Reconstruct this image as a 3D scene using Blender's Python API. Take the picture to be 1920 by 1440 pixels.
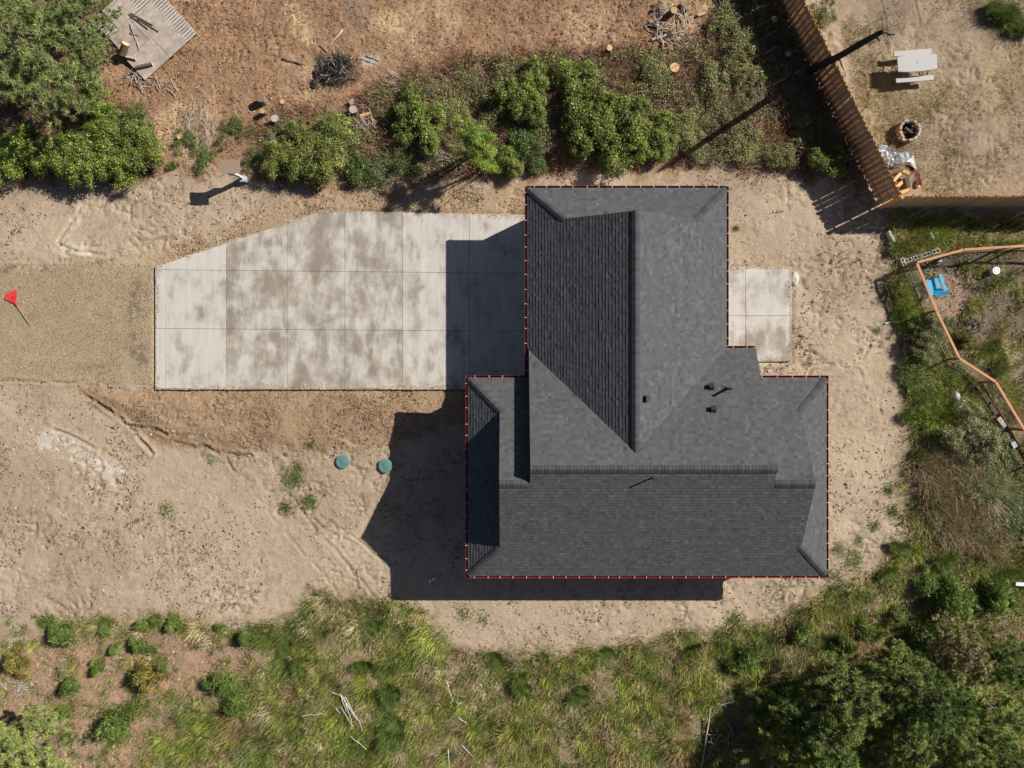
import bpy, math, random
import numpy as np
from mathutils import Vector, Matrix, Quaternion

for o in list(bpy.data.objects):
    bpy.data.objects.remove(o)
scene = bpy.context.scene
C = scene.collection

# ------------------------------------------------------------------ camera, sky, sun, exposure
H = 34.5            # height of the drone above the ground
F = 1381.0          # focal length in photo pixels
cam_d = bpy.data.cameras.new('camera')
cam_d.sensor_width = 36.0
cam_d.lens = 36.0 * F / 1920.0
cam_d.clip_end = 5000
cam = bpy.data.objects.new('camera', cam_d)
cam.location = (0, 0, H)
C.objects.link(cam)
scene.camera = cam

SUN = Vector((1.25, 0.617, 1.0)).normalized()
world = bpy.data.worlds.new('World')
scene.world = world
world.use_nodes = True
wn = world.node_tree
sky = wn.nodes.new('ShaderNodeTexSky')
sky.sky_type = 'NISHITA'
sky.sun_disc = False
sky.dust_density = 0.9
sky.air_density = 0.55
sky.ozone_density = 0.5
sky.sun_elevation = math.asin(SUN.z)
sky.sun_rotation = math.atan2(SUN.x, SUN.y)
wn.links.new(sky.outputs[0], wn.nodes['Background'].inputs[0])
wn.nodes['Background'].inputs[1].default_value = 0.05
sun_d = bpy.data.lights.new('sun', 'SUN')
sun_d.energy = 5.0
sun_d.angle = math.radians(0.53)
sun_d.color = (1.0, 0.945, 0.86)
sun = bpy.data.objects.new('sun', sun_d)
sun.rotation_euler = SUN.to_track_quat('Z', 'Y').to_euler()
sun.location = (30, 15, 40)
C.objects.link(sun)
scene.view_settings.view_transform = 'Standard'
scene.view_settings.look = 'None'
scene.view_settings.gamma = 1.0
scene.view_settings.exposure = 0.56
scene.render.engine = 'CYCLES'

# ------------------------------------------------------------------ helpers
rng = np.random.default_rng(7)
random.seed(7)
IDM = Matrix.Identity(4)


def P(px, py, z=0.0):
    """photo pixel of something at height z -> world x, y"""
    k = (H - z) / F
    return ((px - 960.0) * k, -(py - 720.0) * k)


def P3(px, py, z=0.0):
    x, y = P(px, py, z)
    return Vector((x, y, z))


def Pa(poly):
    a = np.array(poly, float)
    return np.stack([(a[:, 0] - 960) * H / F, -(a[:, 1] - 720) * H / F], 1)


def hash2(ix, iy, seed):
    h = (ix.astype(np.int64) * 374761393 + iy.astype(np.int64) * 668265263 + seed * 974711) & 0xFFFFFFFF
    h = ((h ^ (h >> 13)) * 1274126177) & 0xFFFFFFFF
    h = h ^ (h >> 16)
    return (h & 0xFFFF) / 65535.0


def vnoise(x, y, s=1.0, seed=0):
    x = np.asarray(x, float) * s + 1000.5
    y = np.asarray(y, float) * s + 1000.5
    ix, iy = np.floor(x), np.floor(y)
    fx, fy = x - ix, y - iy
    fx = fx * fx * (3 - 2 * fx)
    fy = fy * fy * (3 - 2 * fy)
    a = hash2(ix, iy, seed); b = hash2(ix + 1, iy, seed)
    c = hash2(ix, iy + 1, seed); d = hash2(ix + 1, iy + 1, seed)
    return (a + (b - a) * fx) * (1 - fy) + (c + (d - c) * fx) * fy


def fbm(x, y, s=1.0, seed=0, octv=4):
    t = 0; a = 0.5; n = 0
    for i in range(octv):
        t = t + a * vnoise(x, y, s * 2 ** i, seed + i * 17)
        n += a; a *= 0.5
    return t / n


def sstep(a, b, x):
    t = np.clip((x - a) / (b - a), 0, 1)
    return t * t * (3 - 2 * t)


def sdf(poly, x, y):
    """signed distance, positive inside; poly in world metres"""
    d = np.full(np.shape(x), 1e18)
    ins = np.zeros(np.shape(x), bool)
    n = len(poly)
    for i in range(n):
        ax, ay = poly[i]; bx, by = poly[(i + 1) % n]
        ex, ey = bx - ax, by - ay
        wx, wy = x - ax, y - ay
        t = np.clip((wx * ex + wy * ey) / (ex * ex + ey * ey + 1e-12), 0, 1)
        d = np.minimum(d, (wx - ex * t) ** 2 + (wy - ey * t) ** 2)
        c = ((ay <= y) & (by > y)) | ((by <= y) & (ay > y))
        xi = ax + (y - ay) / (by - ay + 1e-15) * ex
        ins ^= c & (x < xi)
    return np.where(ins, 1, -1) * np.sqrt(d)


def dline(pts, x, y):
    d = np.full(np.shape(x), 1e18)
    for (ax, ay), (bx, by) in zip(pts[:-1], pts[1:]):
        ex, ey = bx - ax, by - ay
        wx, wy = x - ax, y - ay
        t = np.clip((wx * ex + wy * ey) / (ex * ex + ey * ey + 1e-12), 0, 1)
        d = np.minimum(d, (wx - ex * t) ** 2 + (wy - ey * t) ** 2)
    return np.sqrt(d)


def new_mesh(name, verts, faces, cols=None, smooth=False):
    """verts (N,3); faces list of tuples or int array (M,k); cols (N,3) per vertex"""
    me = bpy.data.meshes.new(name)
    verts = np.asarray(verts, np.float32)
    if isinstance(faces, np.ndarray):
        m, k = faces.shape
        me.vertices.add(len(verts))
        me.vertices.foreach_set('co', verts.ravel())
        me.loops.add(m * k)
        me.loops.foreach_set('vertex_index', faces.astype(np.int32).ravel())
        me.polygons.add(m)
        me.polygons.foreach_set('loop_start', np.arange(0, m * k, k, dtype=np.int32))
        me.polygons.foreach_set('loop_total', np.full(m, k, np.int32))
        me.update(calc_edges=True)
    else:
        me.from_pydata([tuple(map(float, v)) for v in verts], [], [tuple(map(int, f)) for f in faces])
        me.update()
    if cols is not None:
        at = me.color_attributes.new('Col', 'FLOAT_COLOR', 'POINT')
        cc = np.ones((len(verts), 4), np.float32)
        cc[:, :3] = cols
        at.data.foreach_set('color', cc.ravel())
    if smooth:
        me.polygons.foreach_set('use_smooth', np.ones(len(me.polygons), bool))
    return me


ROOT = {}


def link(name, data, parent=None):
    o = bpy.data.objects.new(name, data)
    C.objects.link(o)
    if parent is not None:
        o.parent = parent
        loc = ROOT.get(parent.name, Vector((0, 0, 0)))
        o.matrix_parent_inverse = Matrix.Translation(-loc)
        ROOT[o.name] = Vector((0, 0, 0))
    return o


def part(name, verts, faces, m, parent, cols=None, smooth=False):
    """a child mesh, vertices in world coordinates"""
    me = new_mesh(name, verts, faces, cols, smooth)
    me.materials.append(m)
    return link(name, me, parent)


def solo(name, verts, faces, m, label, cat, group=None, cols=None, smooth=False):
    """a thing that is one mesh; origin at its base"""
    v = np.asarray(verts, float)
    org = np.array([v[:, 0].mean(), v[:, 1].mean(), v[:, 2].min()])
    me = new_mesh(name, v - org, faces, cols, smooth)
    me.materials.append(m)
    o = link(name, me)
    o.location = org
    return tag(o, label, cat, group)


def tag(o, label, cat, group=None, kind=None):
    if label: o['label'] = label
    if cat: o['category'] = cat
    if group: o['group'] = group
    if kind: o['kind'] = kind
    return o


def empty(name, loc, label, cat, group=None):
    o = bpy.data.objects.new(name, None)
    C.objects.link(o)
    o.location = loc
    o.empty_display_size = 0.2
    ROOT[o.name] = Vector(loc)
    return tag(o, label, cat, group)


class MB:
    def __init__(s):
        s.v = []; s.f = []; s.c = []

    def add(s, vs, fs, col=None):
        n = len(s.v)
        s.v.extend([tuple(v) for v in vs])
        s.f.extend([tuple(i + n for i in f) for f in fs])
        s.c.extend([col or (1, 1, 1)] * len(vs))
        return s

    def box(s, c, size, rz=0.0, col=None, M=None, taper=1.0):
        hx, hy, hz = size[0] / 2, size[1] / 2, size[2] / 2
        R = Matrix.Translation(Vector(c)) @ (M if M is not None else Matrix.Rotation(rz, 4, 'Z'))
        vs = [R @ Vector((x * hx * (taper if z > 0 else 1), y * hy * (taper if z > 0 else 1), z * hz))
              for z in (-1, 1) for x, y in ((-1, -1), (1, -1), (1, 1), (-1, 1))]
        return s.add(vs, [(3, 2, 1, 0), (4, 5, 6, 7), (0, 1, 5, 4), (1, 2, 6, 5), (2, 3, 7, 6), (3, 0, 4, 7)], col)

    def bar(s, a, b, w, h, col=None):
        a = Vector(a); b = Vector(b)
        d = (b - a)
        L = d.length; d.normalize()
        up = Vector((0, 0, 1)) if abs(d.z) < 0.95 else Vector((0, 1, 0))
        y = up.cross(d).normalized(); z = d.cross(y)
        M = Matrix((d, y, z)).transposed().to_4x4()
        return s.box((a + b) / 2, (L, w, h), col=col, M=M)

    def tube(s, pts, rad, n=6, col=None, cap=True, jit=0.0):
        pts = [Vector(p) for p in pts]
        if not hasattr(rad, '__len__'): rad = [rad] * len(pts)
        vs = []
        for i, p in enumerate(pts):
            d = (pts[min(i + 1, len(pts) - 1)] - pts[max(i - 1, 0)]).normalized()
            up = Vector((0, 0, 1)) if abs(d.z) < 0.9 else Vector((1, 0, 0))
            a = up.cross(d).normalized(); b = d.cross(a)
            for k in range(n):
                t = 2 * math.pi * k / n
                r = rad[i] * (1 + jit * (random.random() - 0.5))
                vs.append(p + a * (r * math.cos(t)) + b * (r * math.sin(t)))
        fs = []
        for i in range(len(pts) - 1):
            for k in range(n):
                k2 = (k + 1) % n
                fs.append((i * n + k, i * n + k2, (i + 1) * n + k2, (i + 1) * n + k))
        if cap:
            fs.append(tuple(reversed(range(n))))
            fs.append(tuple(range((len(pts) - 1) * n, len(pts) * n)))
        return s.add(vs, fs, col)

    def disc(s, c, nrm, r, n=12, col=None, jit=0.0):
        nrm = Vector(nrm).normalized()
        up = Vector((0, 0, 1)) if abs(nrm.z) < 0.9 else Vector((1, 0, 0))
        a = up.cross(nrm).normalized(); b = nrm.cross(a)
        vs = [Vector(c) + a * (r * math.cos(2 * math.pi * k / n)) * (1 + jit * (random.random() - .5)) + b * (r * math.sin(2 * math.pi * k / n)) for k in range(n)]
        return s.add(vs, [tuple(range(n))], col)

    def mesh(s, name, m, smooth=False, cols=False):
        me = new_mesh(name, np.array(s.v), s.f, np.array(s.c) if cols else None, smooth)
        me.materials.append(m)
        return me

    def part(s, name, m, parent, smooth=False, cols=False):
        return part(name, np.array(s.v), s.f, m, parent, np.array(s.c) if cols else None, smooth)

    def solo(s, name, m, label, cat, group=None, smooth=False, cols=False):
        return solo(name, np.array(s.v), s.f, m, label, cat, group, np.array(s.c) if cols else None, smooth)


# ------------------------------------------------------------------ materials
def mat(name, col=(0.5, 0.5, 0.5), rough=0.8, vcol=False, nscale=0, namt=0.25, bump=0, bscale=None, spec=0.3,
        metal=0, stretch=None, objtint=0.0, transl=0.0):
    m = bpy.data.materials.new(name)
    m.use_nodes = True
    nt = m.node_tree; N = nt.nodes; L = nt.links
    b = N['Principled BSDF']
    b.inputs['Roughness'].default_value = rough
    b.inputs['Specular IOR Level'].default_value = spec
    b.inputs['Metallic'].default_value = metal
    tc = N.new('ShaderNodeNewGeometry')
    vec = tc.outputs['Position']
    if stretch:
        mp = N.new('ShaderNodeMapping')
        tco = N.new('ShaderNodeTexCoord')
        L.new(tco.outputs['Object'], mp.inputs[0])
        mp.inputs['Scale'].default_value = stretch
        vec = mp.outputs[0]
    if vcol:
        a = N.new('ShaderNodeAttribute'); a.attribute_name = 'Col'
        out = a.outputs['Color']
    else:
        a = N.new('ShaderNodeRGB'); a.outputs[0].default_value = (*col, 1)
        out = a.outputs[0]
    if nscale:
        nz = N.new('ShaderNodeTexNoise'); nz.inputs['Scale'].default_value = nscale
        nz.inputs['Detail'].default_value = 6; nz.inputs['Roughness'].default_value = 0.65
        L.new(vec, nz.inputs['Vector'])
        mr = N.new('ShaderNodeMapRange')
        mr.inputs['From Min'].default_value = 0.28; mr.inputs['From Max'].default_value = 0.72
        mr.inputs['To Min'].default_value = 1 - namt; mr.inputs['To Max'].default_value = 1 + namt
        L.new(nz.outputs[0], mr.inputs[0])
        mx = N.new('ShaderNodeVectorMath'); mx.operation = 'SCALE'
        L.new(out, mx.inputs[0]); L.new(mr.outputs[0], mx.inputs['Scale'])
        out = mx.outputs[0]
    if objtint:
        oi = N.new('ShaderNodeObjectInfo')
        mr = N.new('ShaderNodeMapRange')
        mr.inputs['To Min'].default_value = 1 - objtint; mr.inputs['To Max'].default_value = 1 + objtint
        L.new(oi.outputs['Random'], mr.inputs[0])
        mx = N.new('ShaderNodeVectorMath'); mx.operation = 'SCALE'
        L.new(out, mx.inputs[0]); L.new(mr.outputs[0], mx.inputs['Scale'])
        out = mx.outputs[0]
    L.new(out, b.inputs['Base Color'])
    if bump:
        nz = N.new('ShaderNodeTexNoise'); nz.inputs['Scale'].default_value = bscale or nscale or 20
        nz.inputs['Detail'].default_value = 5
        L.new(vec, nz.inputs['Vector'])
        bp = N.new('ShaderNodeBump'); bp.inputs['Strength'].default_value = 1.0
        bp.inputs['Distance'].default_value = bump
        L.new(nz.outputs[0], bp.inputs['Height'])
        L.new(bp.outputs[0], b.inputs['Normal'])
    if transl:
        t = N.new('ShaderNodeBsdfTranslucent')
        L.new(out, t.inputs[0])
        ms = N.new('ShaderNodeMixShader'); ms.inputs[0].default_value = transl
        L.new(b.outputs[0], ms.inputs[1]); L.new(t.outputs[0], ms.inputs[2])
        L.new(ms.outputs[0], N['Material Output'].inputs['Surface'])
    return m


def ground_mat():
    m = bpy.data.materials.new('ground_soil')
    m.use_nodes = True
    nt = m.node_tree; N = nt.nodes; L = nt.links
    b = N['Principled BSDF']; b.inputs['Roughness'].default_value = 0.95
    b.inputs['Specular IOR Level'].default_value = 0.1
    g = N.new('ShaderNodeNewGeometry')
    a = N.new('ShaderNodeAttribute'); a.attribute_name = 'Col'
    out = a.outputs['Color']
    for sc, amt, det in ((1.7, 0.10, 5), (14, 0.16, 6), (60, 0.16, 3)):
        nz = N.new('ShaderNodeTexNoise'); nz.inputs['Scale'].default_value = sc
        nz.inputs['Detail'].default_value = det; nz.inputs['Roughness'].default_value = 0.7
        L.new(g.outputs['Position'], nz.inputs['Vector'])
        mr = N.new('ShaderNodeMapRange')
        mr.inputs['From Min'].default_value = 0.3; mr.inputs['From Max'].default_value = 0.7
        mr.inputs['To Min'].default_value = 1 - amt; mr.inputs['To Max'].default_value = 1 + amt
        L.new(nz.outputs[0], mr.inputs[0])
        mx = N.new('ShaderNodeVectorMath'); mx.operation = 'SCALE'
        L.new(out, mx.inputs[0]); L.new(mr.outputs[0], mx.inputs['Scale'])
        out = mx.outputs[0]
    L.new(out, b.inputs['Base Color'])
    nz = N.new('ShaderNodeTexNoise'); nz.inputs['Scale'].default_value = 16
    nz.inputs['Detail'].default_value = 6; nz.inputs['Roughness'].default_value = 0.7
    L.new(g.outputs['Position'], nz.inputs['Vector'])
    bp = N.new('ShaderNodeBump'); bp.inputs['Distance'].default_value = 0.05
    L.new(nz.outputs[0], bp.inputs['Height'])
    L.new(bp.outputs[0], b.inputs['Normal'])
    return m


def concrete_mat():
    m = bpy.data.materials.new('broom_concrete')
    m.use_nodes = True
    nt = m.node_tree; N = nt.nodes; L = nt.links
    b = N['Principled BSDF']; b.inputs['Roughness'].default_value = 0.85
    b.inputs['Specular IOR Level'].default_value = 0.25
    g = N.new('ShaderNodeNewGeometry'); oi = N.new('ShaderNodeObjectInfo')
    off = N.new('ShaderNodeVectorMath'); off.operation = 'SCALE'
    off.inputs[0].default_value = (.06, .10, 0)
    L.new(oi.outputs['Random'], off.inputs['Scale'])
    ad = N.new('ShaderNodeVectorMath'); ad.operation = 'ADD'
    L.new(g.outputs['Position'], ad.inputs[0]); L.new(off.outputs[0], ad.inputs[1])

    def noise(scale, det=6, st=(1, 1, 1), rough=0.6, dist=0.0):
        mp = N.new('ShaderNodeMapping'); mp.inputs['Scale'].default_value = st
        L.new(ad.outputs[0], mp.inputs[0])
        nz = N.new('ShaderNodeTexNoise'); nz.inputs['Scale'].default_value = scale
        nz.inputs['Detail'].default_value = det; nz.inputs['Roughness'].default_value = rough
        nz.inputs['Distortion'].default_value = dist
        L.new(mp.outputs[0], nz.inputs['Vector'])
        return nz.outputs[0]

    def attr(n):
        a = N.new('ShaderNodeAttribute'); a.attribute_type = 'OBJECT'; a.attribute_name = n
        return a.outputs['Fac']

    def math_(op, x, y):
        n = N.new('ShaderNodeMath'); n.operation = op
        for i, q in enumerate((x, y)):
            if isinstance(q, (int, float)): n.inputs[i].default_value = q
            else: L.new(q, n.inputs[i])
        return n.outputs[0]

    # damp stains: noise + amount
    nA = noise(0.95, 10, (1, 0.8, 1), 0.62, 0.15)
    nB = noise(2.8, 8, (1, 0.35, 1), 0.68, 0.3)
    n1 = math_('ADD', math_('MULTIPLY', nA, 0.64), math_('MULTIPLY', nB, 0.36))
    s = math_('ADD', n1, attr('damp'))
    mr = N.new('ShaderNodeMapRange'); mr.interpolation_type = 'SMOOTHSTEP'
    mr.inputs['From Min'].default_value = 0.39; mr.inputs['From Max'].default_value = 0.62
    L.new(s, mr.inputs[0])
    mix = N.new('ShaderNodeMix'); mix.data_type = 'RGBA'
    mix.inputs['A'].default_value = (0.455, 0.428, 0.392, 1)
    mix.inputs['B'].default_value = (0.225, 0.194, 0.156, 1)
    L.new(mr.outputs[0], mix.inputs['Factor'])
    # dark wet blotches by the garage
    n2 = noise(0.42, 8, (1, 1, 1), 0.62, 0.25)
    s2 = math_('ADD', n2, attr('wet'))
    mr2 = N.new('ShaderNodeMapRange'); mr2.interpolation_type = 'SMOOTHSTEP'
    mr2.inputs['From Min'].default_value = 0.55; mr2.inputs['From Max'].default_value = 0.66
    L.new(s2, mr2.inputs[0])
    mix2 = N.new('ShaderNodeMix'); mix2.data_type = 'RGBA'
    mix2.inputs['B'].default_value = (0.19, 0.18, 0.168, 1)
    L.new(mr2.outputs[0], mix2.inputs['Factor']); L.new(mix.outputs['Result'], mix2.inputs['A'])
    # rusty / sandy traces
    n3 = noise(0.5, 5, (0.35, 1.6, 1), 0.6, 0.3)
    mr3 = N.new('ShaderNodeMapRange')
    mr3.inputs['From Min'].default_value = 0.56; mr3.inputs['From Max'].default_value = 0.8
    mr3.inputs['To Max'].default_value = 0.45
    L.new(n3, mr3.inputs[0])
    mix3 = N.new('ShaderNodeMix'); mix3.data_type = 'RGBA'
    mix3.inputs['B'].default_value = (0.46, 0.36, 0.24, 1)
    L.new(mr3.outputs[0], mix3.inputs['Factor']); L.new(mix2.outputs['Result'], mix3.inputs['A'])
    # brooming + grain
    n4 = noise(9, 5, (1, 0.05, 1))
    n5 = noise(30, 6)
    n6 = noise(3.0, 5, (1, 0.25, 1))
    t = math_('ADD', math_('MULTIPLY', n4, 0.25), math_('ADD', math_('MULTIPLY', n5, 0.34), math_('MULTIPLY', n6, 0.42)))
    t = math_('ADD', t, 0.50)
    sc = N.new('ShaderNodeVectorMath'); sc.operation = 'SCALE'
    L.new(mix3.outputs['Result'], sc.inputs[0]); L.new(t, sc.inputs['Scale'])
    L.new(sc.outputs[0], b.inputs['Base Color'])
    bp = N.new('ShaderNodeBump'); bp.inputs['Distance'].default_value = 0.004
    L.new(n5, bp.inputs['Height']); L.new(bp.outputs[0], b.inputs['Normal'])
    return m


M_ground = ground_mat()
M_conc = concrete_mat()
M_shingle = mat('asphalt_shingle', vcol=True, rough=0.9, nscale=45, namt=0.16, bump=0.003, bscale=120, spec=0.2)
M_cap = mat('cap_shingle', (0.055, 0.055, 0.057), 0.9, nscale=40, namt=0.2, bump=0.003, bscale=120, spec=0.2, objtint=0.2)
M_deckw = mat('roof_deck', (0.07, 0.07, 0.07), 0.9, nscale=8)
M_red = mat('maroon_gutter', (0.22, 0.020, 0.024), 0.4, nscale=6, namt=0.12, spec=0.4)
M_white = mat('white_plastic', (0.75, 0.75, 0.73), 0.5, nscale=9, namt=0.06)
M_siding = mat('siding', (0.45, 0.46, 0.46), 0.7, nscale=5, namt=0.07, bump=0.004)
M_glass = mat('window_glass', (0.03, 0.035, 0.04), 0.06, spec=0.6, nscale=1, namt=0.1)
M_black = mat('black_plastic', (0.018, 0.018, 0.02), 0.45, nscale=20, namt=0.3)
M_dmetal = mat('dark_metal', (0.06, 0.06, 0.065), 0.45, nscale=20, namt=0.2)
M_galv = mat('galvanised', (0.45, 0.46, 0.47), 0.4, nscale=14, namt=0.15, metal=0.4)
M_cedar = mat('cedar_board', (0.52, 0.29, 0.11), 0.75, nscale=7, namt=0.25, bump=0.003, stretch=(6, 6, 0.6), objtint=0.16)
M_cedar_bounce = mat('tan_cedar_board', (0.43, 0.335, 0.22), 0.85, nscale=7, namt=0.25, bump=0.003, stretch=(6, 6, 0.6), objtint=0.16)  # lighter board face: bounced sunlight is put into this tan colour
M_cedarg = mat('weathered_cedar_board', (0.25, 0.222, 0.185), 0.85, nscale=7, namt=0.25, bump=0.003, stretch=(6, 6, 0.6), objtint=0.16)
M_rail = mat('garden_rail', (0.46, 0.225, 0.11), 0.7, nscale=12, namt=0.2, objtint=0.08)
M_post = mat('garden_post', (0.32, 0.13, 0.055), 0.75, nscale=12, namt=0.25, objtint=0.1)
M_wire = mat('wire', (0.10, 0.10, 0.10), 0.5, metal=0.5, nscale=5, namt=0.1)
M_block = mat('cinder_block', (0.42, 0.40, 0.37), 0.95, nscale=25, namt=0.2, bump=0.004, objtint=0.12)
M_bark = mat('bark', (0.17, 0.125, 0.095), 0.95, nscale=18, namt=0.45, bump=0.015, objtint=0.25)
M_cut = mat('cut_wood', (0.55, 0.37, 0.19), 0.85, nscale=16, namt=0.25, objtint=0.15)
M_greywood = mat('weathered_wood', (0.40, 0.355, 0.31), 0.9, nscale=10, namt=0.25, bump=0.004, objtint=0.14)
M_stick = mat('dead_stick', (0.33, 0.26, 0.20), 0.9, nscale=10, namt=0.35, objtint=0.4)
M_pale = mat('bleached_wood', (0.58, 0.55, 0.51), 0.85, nscale=9, namt=0.3, bump=0.006, objtint=0.12)
M_darkwood = mat('dark_wood', (0.11, 0.085, 0.07), 0.95, nscale=12, namt=0.4, bump=0.01, objtint=0.25)
M_char = mat('charcoal', (0.022, 0.021, 0.021), 0.85, nscale=25, namt=0.5, bump=0.01, objtint=0.3)
M_ash = mat('ash_grey', (0.10, 0.098, 0.095), 0.95, nscale=20, namt=0.4, objtint=0.4)
M_lid = mat('green_lid', (0.115, 0.21, 0.195), 0.6, nscale=14, namt=0.15)
M_rake = mat('red_rake', (0.60, 0.045, 0.05), 0.45, nscale=8, namt=0.15)
M_rakeh = mat('rake_handle', (0.36, 0.25, 0.16), 0.6, nscale=12, namt=0.2)
M_tablew = mat('table_plastic', (0.36, 0.345, 0.335), 0.5, nscale=10, namt=0.06)
M_stone = mat('ring_stone', (0.34, 0.27, 0.235), 0.9, nscale=16, namt=0.25, bump=0.006, objtint=0.22)
M_tarp = mat('silver_tarp', (0.27, 0.29, 0.32), 0.38, nscale=3, namt=0.25, spec=0.5)
M_maroon = mat('maroon_cloth', (0.13, 0.03, 0.028), 0.85, nscale=10, namt=0.3)
M_blue = mat('blue_plastic', (0.03, 0.36, 0.62), 0.45, nscale=6, namt=0.12)
M_brownboard = mat('brown_board', (0.27, 0.20, 0.145), 0.8, nscale=4, namt=0.14, stretch=(0.5, 14, 14))
M_util = mat('utility_grey', (0.40, 0.43, 0.46), 0.55, nscale=10, namt=0.12)
M_litter = mat('litter', vcol=True, rough=0.95, spec=0.15)
M_leaf = mat('leaf', vcol=True, rough=0.5, spec=0.35, transl=0.22, objtint=0.14)
M_grass = mat('grass', vcol=True, rough=0.7, spec=0.2, transl=0.25)
M_needle = mat('needle', vcol=True, rough=0.6, spec=0.3, transl=0.15, objtint=0.12)
M_gravel = mat('gravel', vcol=True, rough=0.9, spec=0.2, nscale=40, namt=0.2)
M_lump = mat('concrete_lump', (0.45, 0.43, 0.40), 0.95, nscale=12, namt=0.25, bump=0.02)

# ------------------------------------------------------------------ zones (photo pixels on the ground)
Z_drive = Pa([(293, 497), (420, 455), (600, 395), (700, 399), (1020, 404), (1020, 731), (293, 731)])
Z_gravelroad = Pa([(-400, 492), (100, 494), (200, 492), (296, 498), (296, 722), (150, 716), (-400, 712)])
Z_patio = Pa([(1330, 501), (1482, 502), (1482, 678), (1330, 678)])
Z_orange = Pa([(130, 722), (296, 726), (876, 728), (885, 800), (830, 800), (740, 836), (640, 852), (520, 842), (430, 856), (330, 838), (250, 806), (190, 762)])
Z_orange2 = Pa([(150, 492), (300, 470), (480, 400), (560, 366), (700, 350), (1000, 352), (1000, 408), (700, 402), (600, 398), (420, 460), (300, 502)])
Z_brown = Pa([(-400, -300), (1460, -300), (1478, 40), (1560, 215), (1640, 370), (1560, 340), (1480, 330), (1370, 318), (1240, 318), (1050, 330), (940, 336), (820, 346), (640, 348), (480, 338), (350, 330), (300, 328), (170, 338), (100, 334), (-400, 332)])
Z_yard = Pa([(1500, -300), (1600, 170), (1668, 372), (2400, 372), (2400, -300)])
Z_veg = Pa([(-400, 1198), (60, 1192), (110, 1165), (200, 1160), (330, 1152), (430, 1165), (540, 1168), (590, 1108), (650, 1122), (720, 1115), (790, 1130), (830, 1205), (900, 1220), (1060, 1215), (1180, 1205), (1300, 1172), (1420, 1162), (1500, 1142), (1570, 1092), (1640, 1062), (1688, 1000), (1684, 900), (1704, 800), (1692, 700), (1684, 600), (1664, 480), (1652, 398), (2400, 392), (2400, 1800), (-400, 1800)])
Z_redsoil = Pa([(-300, 1200), (100, 1180), (420, 1190), (545, 1215), (440, 1280), (330, 1330), (250, 1460), (-300, 1460)])
Z_garden = Pa([(1722, 497), (1808, 472), (2400, 466), (2400, 1000), (1925, 815), (1867, 722), (1800, 678), (1758, 590)])
Z_bed = Pa([(1762, 512), (1800, 520), (1812, 560), (1795, 590), (1765, 592), (1745, 560)])
Z_thicket = Pa([(470, 230), (560, 205), (650, 205), (700, 160), (780, 128), (900, 106), (1030, 92), (1110, 100), (1180, 78), (1240, 88), (1330, 60), (1365, -40), (1470, -40), (1520, 120), (1600, 270), (1606, 345), (1500, 322), (1380, 312), (1200, 306), (1000, 322), (850, 338), (700, 346), (600, 340), (490, 334)])
Z_thicketL = Pa([(-60, -40), (215, -40), (235, 90), (180, 160), (275, 200), (300, 300), (285, 336), (170, 330), (-60, 338)])
Z_house = np.array([(-1.3, -7.7), (12.9, -7.7), (12.9, -.2), (9.9, -.2), (9.9, 1.0), (8.7, 1.0), (8.7, 7.9), (1.1, 7.9), (1.1, -.2), (-1.3, -.2)])


def ground_h(x, y):
    x = np.asarray(x, float); y = np.asarray(y, float)
    h = 0.10 * (fbm(x, y, 0.22, 3) - 0.5) + 0.05 * (fbm(x, y, 0.9, 5) - 0.5)
    so = sdf(Z_orange, x, y)
    h = h + 0.17 * sstep(0.0, 1.1, so + 0.7 * (fbm(x, y, 0.8, 41) - .5))
    sb = sdf(Z_brown, x, y)
    h = h + sstep(-0.4, 0.8, sb) * (0.10 * (fbm(x, y, 1.3, 11) - 0.3))
    sv = sdf(Z_veg, x, y)
    h = h + sstep(-0.3, 0.9, sv) * (0.22 * (fbm(x, y, 0.8, 12) - 0.35))
    sd = np.maximum(np.maximum(sdf(Z_drive, x, y), sdf(Z_patio, x, y)), sdf(Z_house, x, y))
    k = sstep(-0.25, 0.02, sd)
    return h * (1 - k) + (-0.05) * k


def gh(x, y):
    return float(ground_h(np.array([x]), np.array([y]))[0])


def mixc(c, col, w):
    return c * (1 - w[..., None]) + np.array(col) * w[..., None]


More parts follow.
